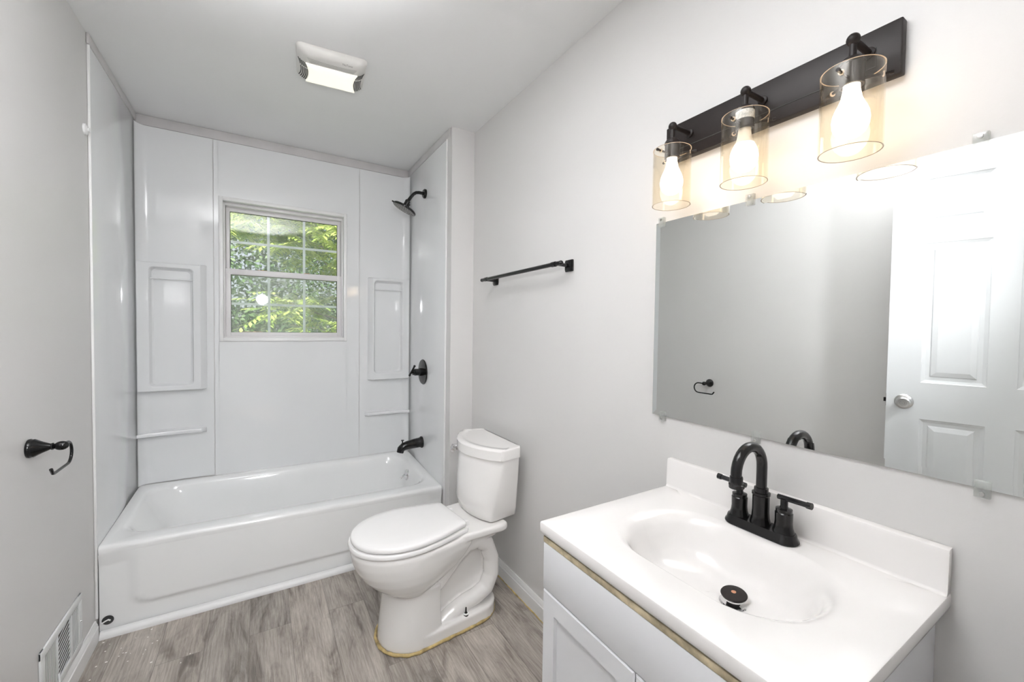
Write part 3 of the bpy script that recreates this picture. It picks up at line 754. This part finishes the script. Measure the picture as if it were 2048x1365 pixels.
B().box(x0, x0 + 0.0008, RY0 + 0.02, RY1 - 0.02, RZ0 + 0.02, RZ1 - 0.02).build('duct_shadow_plate', M['duct'], rg)
for k in range(10):
    z = RZ0 + 0.033 + k * 0.0147
    m_ = Matrix.Translation((x0 + 0.0042, (banks[1][0] + banks[1][1]) / 2, z)) @ Matrix.Rotation(math.radians(14), 4, 'X') @ Matrix.Rotation(math.radians(-38), 4, 'Y')
    B().box(-0.0011, 0.0011, -0.053, 0.053, -0.0008, 0.0008, 0, 1, m_).build('louver', M['register'], rg)
for k in range(9):
    y = banks[0][0] + 0.007 + k * 0.0098
    m_ = Matrix.Translation((x0 + 0.0042, y, (RZ0 + RZ1) / 2)) @ Matrix.Rotation(math.radians(75), 4, 'Z')
    B().box(-0.0011, 0.0011, -0.0008, 0.0008, -0.073, 0.073, 0, 1, m_).build('vane', M['register'], rg)
for k in range(7):
    y = banks[2][0] + 0.006 + k * 0.0098
    m_ = Matrix.Translation((x0 + 0.0044, y, (RZ0 + RZ1) / 2)) @ Matrix.Rotation(math.radians(-62), 4, 'Z')
    B().box(-0.0056, 0.0056, -0.0008, 0.0008, -0.073, 0.073, 0, 1, m_).build('vane', M['register'], rg)
b = B(); b.lathe([(0, 0), (0.004, 0), (0.0035, 0.002), (0, 0.003)], AX((1, 0, 0), (x0 + 0.007, 2.132, 0.190)), 12); b.build('screw', M['chrome'], rg)
b = B(); b.tube([(x0 + 0.008, 1.868, 0.128), (x0 + 0.016, 1.880, 0.122), (x0 + 0.017, 1.90, 0.126), (x0 + 0.009, 1.922, 0.140)], 0.0028, 8); b.build('damper_lever', M['register'], rg)

# ------------------------------------------------------------------ vanity
VX0, VY0, VY1, VZ = 0.5865, 0.232, 0.812, 0.800
vc_ = thing('vanity_cabinet', (0.83, 0.52, 0), 'white two-door vanity cabinet under the sink top', 'cabinet')
b = B()
b.box(VX0 + 0.020, XR - 0.001, VY0, VY0 + 0.016, 0.0, VZ - 0.001); b.box(VX0 + 0.020, XR - 0.001, VY1 - 0.016, VY1, 0.0, VZ - 0.001)
b.box(VX0 + 0.07, XR - 0.014, VY0 + 0.016, VY1 - 0.016, 0.075, 0.092)
b.box(VX0 + 0.066, VX0 + 0.080, VY0 + 0.016, VY1 - 0.016, 0.0, 0.076)
b.box(VX0 + 0.020, VX0 + 0.034, VY0 + 0.016, VY1 - 0.016, VZ - 0.20, VZ - 0.010)
b.build('carcass', M['cab'], vc_)
b = B(); b.box(VX0 - 0.0015, VX0 + 0.020, VY0, VY1, VZ - 0.0170, VZ - 0.0030, 0.0015); b.build('top_rail_edge', M['rawwood'], vc_)['label'] = 'chipped raw wood edge'
b = B(); b.box(VX0 - 0.001, VX0 + 0.019, VY0 + 0.001, VY1 - 0.001, 0.670, VZ - 0.0175, 0.002); b.build('false_drawer_front', M['cab'], vc_)
YM = 0.519
def door(y0, y1):
    bb = B(); z0, z1, w = 0.085, 0.667, 0.045
    def rr(ya, yb, za, zb, r, x): return [(x, p[0], p[1]) for p in rrect(ya, yb, za, zb, r, 2, 1)]
    xf = VX0 - 0.001
    bb.loft([rr(y0, y1, z0, z1, 0.001, xf + 0.020), rr(y0, y1, z0, z1, 0.001, xf + 0.003), rr(y0 + 0.003, y1 - 0.003, z0 + 0.003, z1 - 0.003, 0.001, xf),
             rr(y0 + w, y1 - w, z0 + w, z1 - w, 0.001, xf), rr(y0 + w + 0.002, y1 - w - 0.002, z0 + w + 0.002, z1 - w - 0.002, 0.001, xf + 0.009)])
    bb.build('door', M['cab'], vc_, 20)
door(VY0 + 0.001, YM - 0.0015); door(YM + 0.0015, VY1 - 0.001)

# top with an integral bowl and a backsplash
vt = thing('sink', (0.83, 0.517, VZ), 'white one-piece sink top with backsplash on the vanity', 'sink top')
CX0, CX1, CY0, CY1, ZT = 0.580, XR - 0.001, 0.2125, 0.8213, 0.8304
bx, by = 0.835, 0.515
b = B(); rings = []
def rg_(x0, x1, y0, y1, r, z): return [(p[0], p[1], z) for p in rrect(x0, x1, y0, y1, r, 8, 8)]
rings.append(rg_(CX0 + 0.004, CX1, CY0 + 0.004, CY1 - 0.004, 0.003, VZ + 0.0006))
rings.append(rg_(CX0 + 0.001, CX1, CY0 + 0.001, CY1 - 0.001, 0.003, VZ + 0.004))
rings.append(rg_(CX0, CX1, CY0, CY1, 0.004, VZ + 0.010))
rings.append(rg_(CX0, CX1, CY0, CY1, 0.004, ZT - 0.003))
rings.append(rg_(CX0 + 0.001, CX1, CY0 + 0.001, CY1 - 0.001, 0.004, ZT - 0.0008))
rings.append(rg_(CX0 + 0.003, CX1, CY0 + 0.003, CY1 - 0.003, 0.005, ZT))
rings.append(rg_(CX0 + 0.05, 1.02, CY0 + 0.05, CY1 - 0.05, 0.05, ZT))
BX0, BX1, BY0, BY1 = 0.672, 0.976, 0.292, 0.738
for ins, z, r in ((0.0, ZT, .14), (0.004, ZT - 0.0006, .138), (0.010, ZT - 0.004, .134), (0.016, ZT - 0.011, .130), (0.022, 0.806, .125), (0.028, 0.786, .118), (0.036, 0.762, .108), (0.046, 0.744, .098), (0.060, 0.733, .085), (0.080, 0.7268, .065), (0.105, 0.7235, .042)):
    rings.append(rg_(BX0 + ins * 0.75, BX1 - ins * 1.15, BY0 + ins * 1.55, BY1 - ins * 1.75, r, z))
rings.append(rg_(0.820, 0.870, 0.465, 0.530, 0.02, 0.7225))
b.loft(rings, close0=False)
b.build('basin', M['marble'], vt, 40)
b = B(); q = [(CX1, ZT + 0.0002), (CX1 - 0.026, ZT + 0.0002)] + [(CX1 - 0.020 - 0.006 * (1 - math.sin(math.radians(a_))) * 1.0, ZT + 0.0002 + 0.006 - 0.006 * math.cos(math.radians(a_))) for a_ in (30, 60, 90)] + [(CX1 - 0.020, 0.908), (CX1 - 0.018, 0.9125), (CX1 - 0.014, 0.914), (CX1, 0.914)]
b.prism(q, 'y', CY0 + 0.001, CY1 - 0.001, 0.0015); b.build('backsplash', M['marble'], vt, 40)
# drain with a raised pop-up cap
dr = thing('sink_drain', (0.856, 0.492, 0.725), 'dark worn pop-up drain cap in the sink bowl', 'drain')
dz = 0.7222
b = B(); b.lathe([(0.0, 0), (0.028, 0), (0.029, 0.002), (0.025, 0.003), (0.022, 0.0015), (0, 0.0015)], Matrix.Translation((0.856, 0.492, dz)), 32); b.build('drain_flange', M['chrome'], dr)
b = B(); b.lathe([(0.0, 0.0015), (0.013, 0.0015), (0.013, 0.016), (0, 0.016)], Matrix.Translation((0.856, 0.492, dz)), 24); b.build('stem', M['slot'], dr)
m_ = Matrix.Translation((0.856, 0.492, dz + 0.017)) @ Matrix.Rotation(math.radians(-7), 4, 'Y')
b = B(); b.lathe([(0.0, -0.001), (0.021, -0.001), (0.0248, 0.001), (0.0260, 0.0035), (0.0245, 0.0055), (0.014, 0.0068), (0.0, 0.007)], m_, 32); cap = b.build('drain_cap', M['bronze'], dr)
b = B(); b.lathe([(0.021, -0.004), (0.0235, -0.003), (0.0235, 0.0), (0.021, 0.0005)], m_, 28); b.build('cap_rim', M['chrome'], cap)
b = B(); b.lathe([(0, 0.0071), (0.005, 0.0072), (0, 0.0075)], m_ @ Matrix.Translation((0.001, 0.001, 0)), 9); b.build('worn_patch', surf('worn_copper', (0.55, 0.25, 0.14), 0.5, 0.4, 90), cap)

# ------------------------------------------------------------------ faucet
fx, fy, fz = 1.002, 0.518, ZT + 0.0004
fa = thing('faucet', (fx, fy, fz), 'black two-handle arched faucet on the sink top', 'faucet')
def frg(hx, hy, z): r = hx * 0.98; return [(fx + p[0], fy + p[1], fz + z) for p in rrect(-hx, hx, -hy, hy, r, 10, 3)]
b = B(); b.loft([frg(0.0275, 0.081, 0), frg(0.029, 0.0825, 0.003), frg(0.028, 0.0815, 0.007), frg(0.0245, 0.078, 0.012), frg(0.0235, 0.077, 0.018), frg(0.022, 0.0755, 0.0205), frg(0.010, 0.06, 0.021)])
b.build('base_plate', M['black'], fa, 40)
b = B()
b.lathe([(0.0225, 0.020), (0.0215, 0.025), (0.0190, 0.034), (0.018, 0.05), (0.018, 0.086), (0.0195, 0.088), (0.0195, 0.093), (0.0155, 0.094), (0.015, 0.104), (0.0125, 0.105)], Matrix.Translation((fx, fy, fz)), 32)
b.build('spout_column', M['black'], fa)
R_ = 0.053; zc_ = 0.985
pth = [(fx, fy, fz + 0.098), (fx, fy, 0.960)] + [(fx - R_ + R_ * math.cos(math.radians(a_)), fy, zc_ + R_ * math.sin(math.radians(a_))) for a_ in range(0, 196, 12)]
b = B(); b.tube(pth, 0.0115, 20)
e = Vector(pth[-1]); dv = (Vector(pth[-1]) - Vector(pth[-2])).normalized()
b.build('spout', M['black'], fa)
b = B(); b.lathe([(0.0125, -0.006), (0.0135, -0.004), (0.0135, 0.010), (0.016, 0.011), (0.016, 0.019), (0.0125, 0.0205), (0, 0.0205)], AX(dv, e), 28); b.build('aerator', M['black'], fa)
for s_ in (-1, 1):
    yh = fy + s_ * 0.0508
    hd_ = bpy.data.objects.new('handle', None); COL.objects.link(hd_); hd_.location = (fx, yh, fz); hd_.parent = fa; hd_.matrix_parent_inverse = fa.matrix_basis.inverted()
    bb = B(); bb.lathe([(0.0220, 0.020), (0.0212, 0.024), (0.0185, 0.032), (0.0174, 0.044), (0.0178, 0.064), (0.016, 0.066), (0.0165, 0.067), (0.0165, 0.073), (0.009, 0.075), (0.0075, 0.080), (0.0075, 0.095)], Matrix.Translation((fx, yh, fz)), 32)
    bb.build('handle_body', M['black'], hd_)
    bb = B(); bb.tube([(fx + 0.002, yh - s_ * 0.014, fz + 0.096), (fx - 0.002, yh + s_ * 0.046, fz + 0.0985), (fx - 0.0022, yh + s_ * 0.0465, fz + 0.0985), (fx - 0.003, yh + s_ * 0.056, fz + 0.099)], [0.0058, 0.0058, 0.0072, 0.0072], 18)
    bb.build('lever', M['black'], hd_)

# ------------------------------------------------------------------ mirror with its clips
mi = thing('mirror', (XR, 0.46, 1.035), 'large frameless wall mirror above the sink, reflecting a panelled door', 'mirror')
MX, MY0, MY1, MZ0, MZ1 = XR - 0.006, 0.006, 0.893, 1.035, 1.636
bvl = 0.016
o_ = [(MY0, MZ0), (MY1, MZ0), (MY1, MZ1), (MY0, MZ1)]; i_ = [(MY0 + bvl, MZ0 + bvl), (MY1 - bvl, MZ0 + bvl), (MY1 - bvl, MZ1 - bvl), (MY0 + bvl, MZ1 - bvl)]
b = B(); b.loft([[(XR - 0.0006, y, z) for y, z in o_], [(MX + 0.0003, y, z) for y, z in o_], [(MX, y, z) for y, z in i_]]); b.build('mirror_glass', M['mirror'], mi, 0.2)
def clip(y, z, up_, label):
    t = thing('mirror_clip', (XR, y, z), label, 'mirror clip', 'clear plastic mirror clips')
    d = 0.012 * up_
    za, zb_ = sorted((z + d * 1.3, z - d * 1.1)); bb = B(); bb.box(MX - 0.0055, MX - 0.0008, y - 0.010, y + 0.010, za, zb_, 0.0012)
    zc2, zd2 = sorted((z + d * 1.3, z + d * 0.1)); bb.box(MX - 0.0008, XR - 0.0006, y - 0.010, y + 0.010, zc2, zd2, 0.0008)
    bb.build('clip_body', M['clip'], t)
    bb = B(); bb.lathe([(0, 0), (0.004, 0), (0.0035, 0.0015), (0, 0.002)], AX((-1, 0, 0), (MX - 0.0056, y, z + d * 0.7)), 14); bb.build('screw', M['nickel'], t)
clip(0.872, MZ1, 1, 'clear plastic clip at the far top corner of the mirror')
clip(0.598, MZ1, 1, 'clear plastic clip on the mirror top edge below the middle glass shade')
clip(0.200, MZ1, 1, 'clear plastic clip on the mirror top edge right of the three shades')
clip(0.853, MZ0, -1, 'clear plastic clip at the far bottom corner of the mirror')
clip(0.567, MZ0, -1, 'clear plastic clip on the mirror bottom edge behind the faucet')
clip(0.180, MZ0, -1, 'clear plastic clip on the mirror bottom edge right of the faucet')

# ------------------------------------------------------------------ vanity light
vl = thing('vanity_light', (XR, 0.578, 1.86), 'dark bronze bar light with three clear glass shades above the mirror', 'wall light')
PX = XR - 0.022
b = B(); b.box(PX, XR - 0.0006, 0.306, 0.850, 1.804, 1.910, 0.0025); b.build('backplate', M['bronze'], vl)
b = B(); b.box(PX - 0.0012, PX + 0.001, 0.346, 0.806, 1.8335, 1.8353); b.box(PX - 0.0012, PX + 0.001, 0.3452, 0.3468, 1.8335, 1.872); b.build('plate_seam', M['slot'], vl)
for k, (gy, gz) in enumerate(((0.357, 0.0), (0.565, 0.002), (0.768, -0.005))):
    ax_ = 0.972; zb_ = 1.866
    ar = bpy.data.objects.new('lamp_arm', None); COL.objects.link(ar); ar.location = (PX, gy, zb_); ar.parent = vl; ar.matrix_parent_inverse = vl.matrix_basis.inverted()
    bb = B(); bb.tube([(PX - 0.0005, gy, zb_), (ax_, gy, zb_)], 0.0062, 14); bb.sphere((ax_, gy, zb_), 0.0115)
    bb.lathe([(0.011, 0), (0.011, 0.004), (0.007, 0.006)], AX((-1, 0, 0), (PX - 0.0004, gy, zb_)), 18)
    bb.tube([(ax_, gy, zb_), (ax_, gy, 1.825)], 0.0062, 14)
    bb.build('arm', M['bronze'], ar)
    bb = B(); bb.lathe([(0.006, 0.054), (0.016, 0.051), (0.0205, 0.044), (0.021, 0.040), (0.0195, 0.039), (0.0195, 0.0), (0.0165, -0.001), (0.0165, 0.010), (0.0, 0.011)], Matrix.Translation((ax_, gy, 1.778)), 28)
    bb.build('socket', M['bronze'], ar)
    for a_ in (180, 60, 300):
        bb = B(); dv_ = Vector((math.cos(math.radians(a_)), math.sin(math.radians(a_)), 0)); c_ = Vector((ax_, gy, 1.789))
        bb.tube([c_ + dv_ * 0.019, c_ + dv_ * 0.0555], 0.0026, 10); bb.tube([c_ + dv_ * 0.0555, c_ + dv_ * 0.056, c_ + dv_ * 0.062], [0.0026, 0.0036, 0.0036], 10)
        sp_ = bb.build('shade_pin', M['bronze'], ar)
        bb = B(); bb.tube([c_ + dv_ * 0.0462, c_ + dv_ * 0.0480], 0.0052, 12); bb.build('collar', M['rim'], sp_)
    if k == 1:
        bb = B(); bb.lathe([(0.0198, 0.020), (0.0202, 0.021), (0.0202, 0.043), (0.0198, 0.044)], Matrix.Translation((ax_, gy, 1.778)), 28, False, False); bb.build('foil_label', M['label'], ar)['label'] = 'silver printed label around the socket'
    z0_, z1_ = 1.651 + gz * .5, 1.806 + gz
    bb = B(); bb.loft([[(ax_ + r_ * math.cos(2 * PI * i / 48), gy + r_ * math.sin(2 * PI * i / 48), z) for i in range(48)] for r_, z in ((0.0505, z0_), (0.0505, z1_), (0.0495, z1_ + 0.0008), (0.0482, z1_), (0.0482, z0_), (0.0495, z0_ - 0.0008), (0.0505, z0_))], False, False)
    gs = bb.build('glass_shade', M['shade'], ar, mats=[M['rim']])
    for p_ in gs.data.polygons:
        if abs(p_.normal.z) > 0.3: p_.material_index = 1
    bb = B(); bb.lathe([(0.0135, 0.0), (0.0140, -0.010), (0.0170, -0.026), (0.021, -0.036)], Matrix.Translation((ax_, gy, 1.779)), 24); bl = bb.build('bulb_neck', M['bulbbase'] if k == 1 else M['bulb'], ar)
    bb = B(); bb.lathe([(0.0205, -0.0355), (0.0245, -0.043), (0.0285, -0.054), (0.0302, -0.066), (0.029, -0.078), (0.0245, -0.089), (0.016, -0.097), (0.007, -0.1005), (0.0, -0.101)], Matrix.Translation((ax_, gy, 1.779)), 28); bb.build('bulb', M['bulb'], ar)

# ------------------------------------------------------------------ ceiling fan light
fc = Vector((0.268, 2.012, ZC)); fang = math.radians(-5)
ef = thing('exhaust_fan', fc, 'white bathroom exhaust fan with a lit lens on the ceiling', 'exhaust fan')
FM = Matrix.Translation((fc.x, fc.y, 0)) @ Matrix.Rotation(fang, 4, 'Z')
HX, HY = 0.137, 0.118
def fr_(hx, hy, r, z): return [FM @ Vector((p[0], p[1], z)) for p in rrect(-hx, hx, -hy, hy, r, 6, 6)]
b = B(); b.loft([fr_(HX, HY, 0.022, ZC - 0.0006), fr_(HX, HY, 0.022, ZC - 0.008), fr_(HX - 0.004, HY - 0.003, 0.022, ZC - 0.016), fr_(HX - 0.020, HY - 0.012, 0.024, ZC - 0.030), fr_(HX - 0.036, HY - 0.022, 0.024, ZC - 0.037), fr_(HX - 0.055, HY - 0.05, 0.02, ZC - 0.0385)])
b.build('grille_cover', M['fan'], ef, 40)
def pillow(x, y):
    """height of the cover below the ceiling at local x, y"""
    def h(d, ks):
        for d0, d1, h0, h1 in zip(ks, ks[1:], (0.008, 0.016, 0.030, 0.037, 0.0385), (0.016, 0.030, 0.037, 0.0385, 0.0385)):
            if d <= d1: return h0 + (h1 - h0) * max(0, d - d0) / (d1 - d0)
        return 0.0385
    return min(h(HX - abs(x), (0, 0.004, 0.020, 0.036, 0.055, 1)), h(HY - abs(y), (0, 0.003, 0.012, 0.022, 0.050, 1)))
# lens: concave short ends
lens = []
LY0, LY1 = -0.046, 0.098
for i in range(13): t = -1 + 2 * i / 12; lens.append((0.090 + 0.012 * t * t * 1.0, (LY0 + LY1) / 2 + t * (LY1 - LY0) / 2))
for i in range(13): t = 1 - 2 * i / 12; lens.append((-0.090 - 0.012 * t * t, (LY0 + LY1) / 2 + t * (LY1 - LY0) / 2))
b = B(); cyl = (LY0 + LY1) / 2
b.loft([[FM @ Vector((x, y, ZC - 0.031)) for x, y in lens], [FM @ Vector((x, y, ZC - 0.0415)) for x, y in lens], [FM @ Vector((x * 0.96, cyl + (y - cyl) * 0.94, ZC - 0.0435)) for x, y in lens], [FM @ Vector((x * 0.5, cyl + (y - cyl) * 0.5, ZC - 0.045)) for x, y in lens]])
b.build('light_lens', M['lens'], ef, 50)['label'] = 'glowing cream light lens'
for sx in (-1, 1):
    for k in range(5):
        bb = B(); pts = []
        for i in range(13):
            t = -1 + 2 * i / 12; y = 0.024 + t * 0.066
            x = sx * (0.0945 + k * 0.0062 + 0.010 * t * t)
            pts.append(FM @ Vector((x, y, ZC - pillow(x, y) - 0.0004)))
        bb.tube(pts[:4], 0.0017, 6); bb.tube(pts[4:], 0.0017, 6); bb.build('louver_slot', M['slot'], ef)
for k in range(5):
    bb = B(); pts = []
    for i in range(15):
        t = -1 + 2 * i / 14; x = t * (0.098 - 0.004 * (5 - k)) if False else t * (0.086 + 0.0025 * k); y = -0.054 - k * 0.0072 - (1 - t * t) * -0.002 * k
        pts.append(FM @ Vector((x, y, ZC - pillow(x, y) - 0.0002)))
    bb.tube(pts, 0.0008, 6); bb.build('groove', M['groove'], ef)
nm = FM @ Matrix.Translation((0.058, -0.099, ZC - pillow(0.058, -0.099) - 0.0006)) @ Matrix.Rotation(math.radians(180 - 35), 4, 'X')
text_mesh('NuTone', 0.0120, M['ink'], 'maker_lettering', nm, ef)

# ------------------------------------------------------------------ the open door (seen in the mirror)
dr1 = bpy.data.objects.new('door_1', None); COL.objects.link(dr1); struct(dr1)
hinge = Vector((-0.566, 0.056, 0)); ang = math.atan2(0.973, 0.232)
dr1.location = hinge
DM = Matrix.Translation(hinge) @ Matrix.Rotation(ang, 4, 'Z')        # local +X from hinge to free edge, room side is local -Y
DW, DT, DZ0, DZ1 = 0.711, 0.035, 0.012, 2.075
b = B(); b.box(0, DW, 0.004, DT, DZ0, DZ1)
b.build('tmp', M['doorpaint'])
bpy.data.objects.remove(bpy.data.objects['tmp'])
xs = [(0.114, 0.315), (0.396, 0.597)]; zs = [(0.262, 0.912), (1.078, 1.708), (1.790, 1.995)]
b = B()
b.box(0, DW, 0.0, DT - 0.0, DZ0, DZ0 + 0.0001)
b = B(); q = lambda x, y, z: DM @ Vector((x, y, z))
xg = [0, xs[0][0], xs[0][1], xs[1][0], xs[1][1], DW]; zg = [DZ0, zs[0][0], zs[0][1], zs[1][0], zs[1][1], zs[2][0], zs[2][1], DZ1]
def quad(pts): b.bm.faces.new([b.bm.verts.new(q(*p)) for p in pts])
for i in range(5):
    for j in range(7):
        x0_, x1_, z0_, z1_ = xg[i], xg[i + 1], zg[j], zg[j + 1]
        if i in (1, 3) and j in (1, 3, 5):
            def rc(ins, y): return [(x0_ + ins, y, z0_ + ins), (x1_ - ins, y, z0_ + ins), (x1_ - ins, y, z1_ - ins), (x0_ + ins, y, z1_ - ins)]
            rs = [[q(*p) for p in rc(i_, y_)] for i_, y_ in ((0, 0), (0.003, 0.003), (0.014, 0.008), (0.028, 0.010), (0.032, 0.006), (0.050, 0.001))]
            b.loft(rs, False, True)
        else: quad([(x0_, 0, z0_), (x1_, 0, z0_), (x1_, 0, z1_), (x0_, 0, z1_)])
bmesh.ops.remove_doubles(b.bm, verts=b.bm.verts, dist=1e-5)
r0 = [(0, 0, DZ0), (DW, 0, DZ0), (DW, 0, DZ1), (0, 0, DZ1)]; r1 = [(x, DT, z) for x, y, z in r0]
for i in range(4): quad([r0[i], r0[(i + 1) % 4], r1[(i + 1) % 4], r1[i]])
quad(r1)
bmesh.ops.remove_doubles(b.bm, verts=b.bm.verts, dist=1e-5)
b.build('door_leaf', M['doorpaint'], dr1, 12)
kz = 0.985
KM = DM @ Matrix.Translation((DW - 0.062, 0, kz)) @ Matrix.Rotation(math.radians(90), 4, 'X')
b = B(); b.lathe([(0, -0.0003), (0.033, 0.0), (0.0335, 0.003), (0.030, 0.007), (0.019, 0.010), (0.0125, 0.014), (0.0115, 0.028), (0.016, 0.034), (0.0255, 0.042), (0.0275, 0.052), (0.0255, 0.061), (0.020, 0.065), (0.012, 0.064), (0.011, 0.061), (0.006, 0.061), (0.005, 0.064), (0.0, 0.064)], KM, 36)
b.build('knob', M['nickel'], dr1)['label'] = 'satin nickel door knob'
b = B(); b.box(DW - 0.0002, DW + 0.0012, 0.006, 0.030, kz - 0.028, kz + 0.028); b.box(DW, DW + 0.010, 0.011, 0.025, kz - 0.009, kz + 0.009, 0.001)
for v in b.bm.verts: v.co = DM @ v.co
b.build('latch', M['bronze'], dr1)

# ------------------------------------------------------------------ paint flecks on the floor
random.seed(11); b = B()
for k in range(70):
    x = -0.55 + abs(random.gauss(0, 0.12)); y = random.uniform(1.55, 2.28)
    if x > 0.25: continue
    s_ = random.uniform(0.0012, 0.003)
    b.box(x - s_, x + s_ * random.uniform(.4, 1.5), y - s_, y + s_, 0.0003, 0.0012, 0, 1)
tag(b.build('paint_flecks', M['fleck']), 'small white paint flecks scattered on the floor by the left baseboard', 'debris', kind='stuff')

# ------------------------------------------------------------------ outdoors beyond the window
struct(B().box(-8, 9, YB + 0.6, 16, -0.5, -0.4).build('ground', M['grass']))
def leaf_strip(verts, faces, p, d, side, L, wd, droop):
    """a leaf of two quads with a fold, base p, direction d"""
    n = len(verts); dn = Vector((0, 0, -1))
    mid = p + d * (L * 0.5); tip = p + d * L + dn * (droop * L)
    up_ = d.cross(side) * 0.12 * wd
    verts += [p, mid + side * wd * 0.5 + up_, tip, mid - side * wd * 0.5 + up_]
    faces.append((n, n + 1, n + 2)); faces.append((n, n + 2, n + 3))
def foliage(parent, pts, mat, L, wd, kind, seed):
    rnd = random.Random(seed); verts, faces = [], []
    for p in pts:
        a = rnd.uniform(0, 2 * PI)
        if kind == 'compound':
            d = Vector((math.cos(a), math.sin(a), rnd.uniform(-0.5, 0.25))).normalized(); sd_ = d.cross(Vector((0, 0, 1))).normalized()
            Lr = rnd.uniform(0.22, 0.36); nlf = 6
            for i in range(1, nlf + 1):
                bp_ = p + d * (Lr * i / nlf) + Vector((0, 0, -0.18 * Lr * (i / nlf) ** 2))
                for s_ in (-1, 1):
                    ld = (d * 0.55 + sd_ * s_ * 0.8 + Vector((0, 0, rnd.uniform(-.35, .05)))).normalized()
                    leaf_strip(verts, faces, bp_, ld, ld.cross(Vector((0, 0, 1))).normalized(), L * rnd.uniform(.8, 1.2), wd, 0.2)
        else:
            d = Vector((rnd.gauss(0, 1), rnd.gauss(0, 1), rnd.gauss(-0.2, .7))).normalized()
            sd_ = d.cross(Vector((rnd.gauss(0, 1), rnd.gauss(0, 1), 1))).normalized()
            leaf_strip(verts, faces, p, d, sd_, L * rnd.uniform(.7, 1.3), wd, 0.15)
    me = bpy.data.meshes.new('foliage'); me.from_pydata([tuple(v) for v in verts], [], faces); me.materials.append(mat)
    o = bpy.data.objects.new('foliage', me); COL.objects.link(o); o.parent = parent; o.matrix_parent_inverse = parent.matrix_basis.inverted(); o['kind'] = 'stuff'
def blob_points(c, rad, n, seed, shell=0.55):
    rnd = random.Random(seed); out = []
    while len(out) < n:
        v = Vector((rnd.gauss(0, 1), rnd.gauss(0, 1), rnd.gauss(0, 1))).normalized() * (shell + (1 - shell) * rnd.random())
        out.append(Vector((c[0] + v.x * rad[0], c[1] + v.y * rad[1], c[2] + v.z * rad[2])))
    return out
def tree(loc, label, blobs, branches, mat, L, wd, kind, seed, trunk=0.09):
    t = thing('tree', loc, label, 'tree')
    bb = B(); base = Vector(loc); top = Vector((loc[0] + 0.15, loc[1], blobs[0][0][2]))
    bb.tube([base, base.lerp(top, 0.5) + Vector((0.08, 0, 0)), top], [trunk, trunk * 0.8, trunk * 0.4], 10)
    for pts in branches: bb.tube(pts, [0.022, 0.014, 0.009, 0.005][:len(pts)] if len(pts) <= 4 else 0.012, 7)
    bb.build('trunk', M['bark'], t)
    allp = []
    for k, (c, rad, n) in enumerate(blobs): allp += blob_points(c, rad, n, seed * 31 + k)
    foliage(t, allp, mat, L, wd, kind, seed)
tree((1.6, 7.0, -0.42), 'bright green tree with drooping feathery leaves outside the window',
     [((0.75, 5.9, 2.45), (0.85, 0.6, 0.42), 210), ((0.1, 6.0, 2.62), (0.5, 0.5, 0.28), 70), ((1.4, 6.2, 2.0), (0.7, 0.6, 0.5), 120), ((0.35, 6.2, 1.55), (0.42, 0.4, 0.22), 55), ((1.05, 6.1, 1.2), (0.6, 0.5, 0.25), 60), ((-0.6, 6.4, 3.0), (0.9, 0.6, 0.5), 90), ((2.4, 6.6, 2.7), (0.9, 0.7, 0.8), 130)],
     [[(1.6, 6.9, 2.3), (1.1, 6.4, 2.25), (0.5, 6.0, 2.4), (0.0, 5.9, 2.6)], [(1.7, 6.9, 1.7), (1.2, 6.5, 2.0), (0.8, 6.2, 2.4), (0.4, 6.0, 2.75)], [(1.7, 6.9, 1.0), (1.3, 6.5, 1.45), (0.95, 6.2, 1.9), (0.6, 6.1, 2.3)],
      [(1.7, 6.9, 1.3), (1.1, 6.4, 1.35), (0.5, 6.2, 1.5), (0.1, 6.1, 1.7)], [(1.6, 6.8, 0.7), (1.0, 6.3, 1.1), (0.7, 6.1, 1.25), (0.3, 6.0, 1.3)]],
     M['leafbright'], 0.105, 0.042, 'compound', 4, 0.06)
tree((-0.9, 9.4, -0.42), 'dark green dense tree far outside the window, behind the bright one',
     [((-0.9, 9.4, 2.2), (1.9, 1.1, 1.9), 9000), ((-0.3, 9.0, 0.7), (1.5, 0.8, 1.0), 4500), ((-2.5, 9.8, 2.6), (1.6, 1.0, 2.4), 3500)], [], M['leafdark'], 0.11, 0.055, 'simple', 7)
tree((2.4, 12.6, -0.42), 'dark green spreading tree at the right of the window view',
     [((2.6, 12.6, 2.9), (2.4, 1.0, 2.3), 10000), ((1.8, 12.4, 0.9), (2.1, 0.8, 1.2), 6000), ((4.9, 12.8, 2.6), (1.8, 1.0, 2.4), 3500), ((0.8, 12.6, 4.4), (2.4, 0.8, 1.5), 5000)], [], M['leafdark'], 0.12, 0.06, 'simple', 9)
t = B(); t.box(-0.30, 0.03, 7.65, 7.69, 1.00, 1.19, 0.004); t.box(-0.18, -0.14, 7.69, 7.73, -0.40, 1.1)
tag(t.build('board', M['redboard']), 'reddish brown board among the foliage low outside the window', 'board')
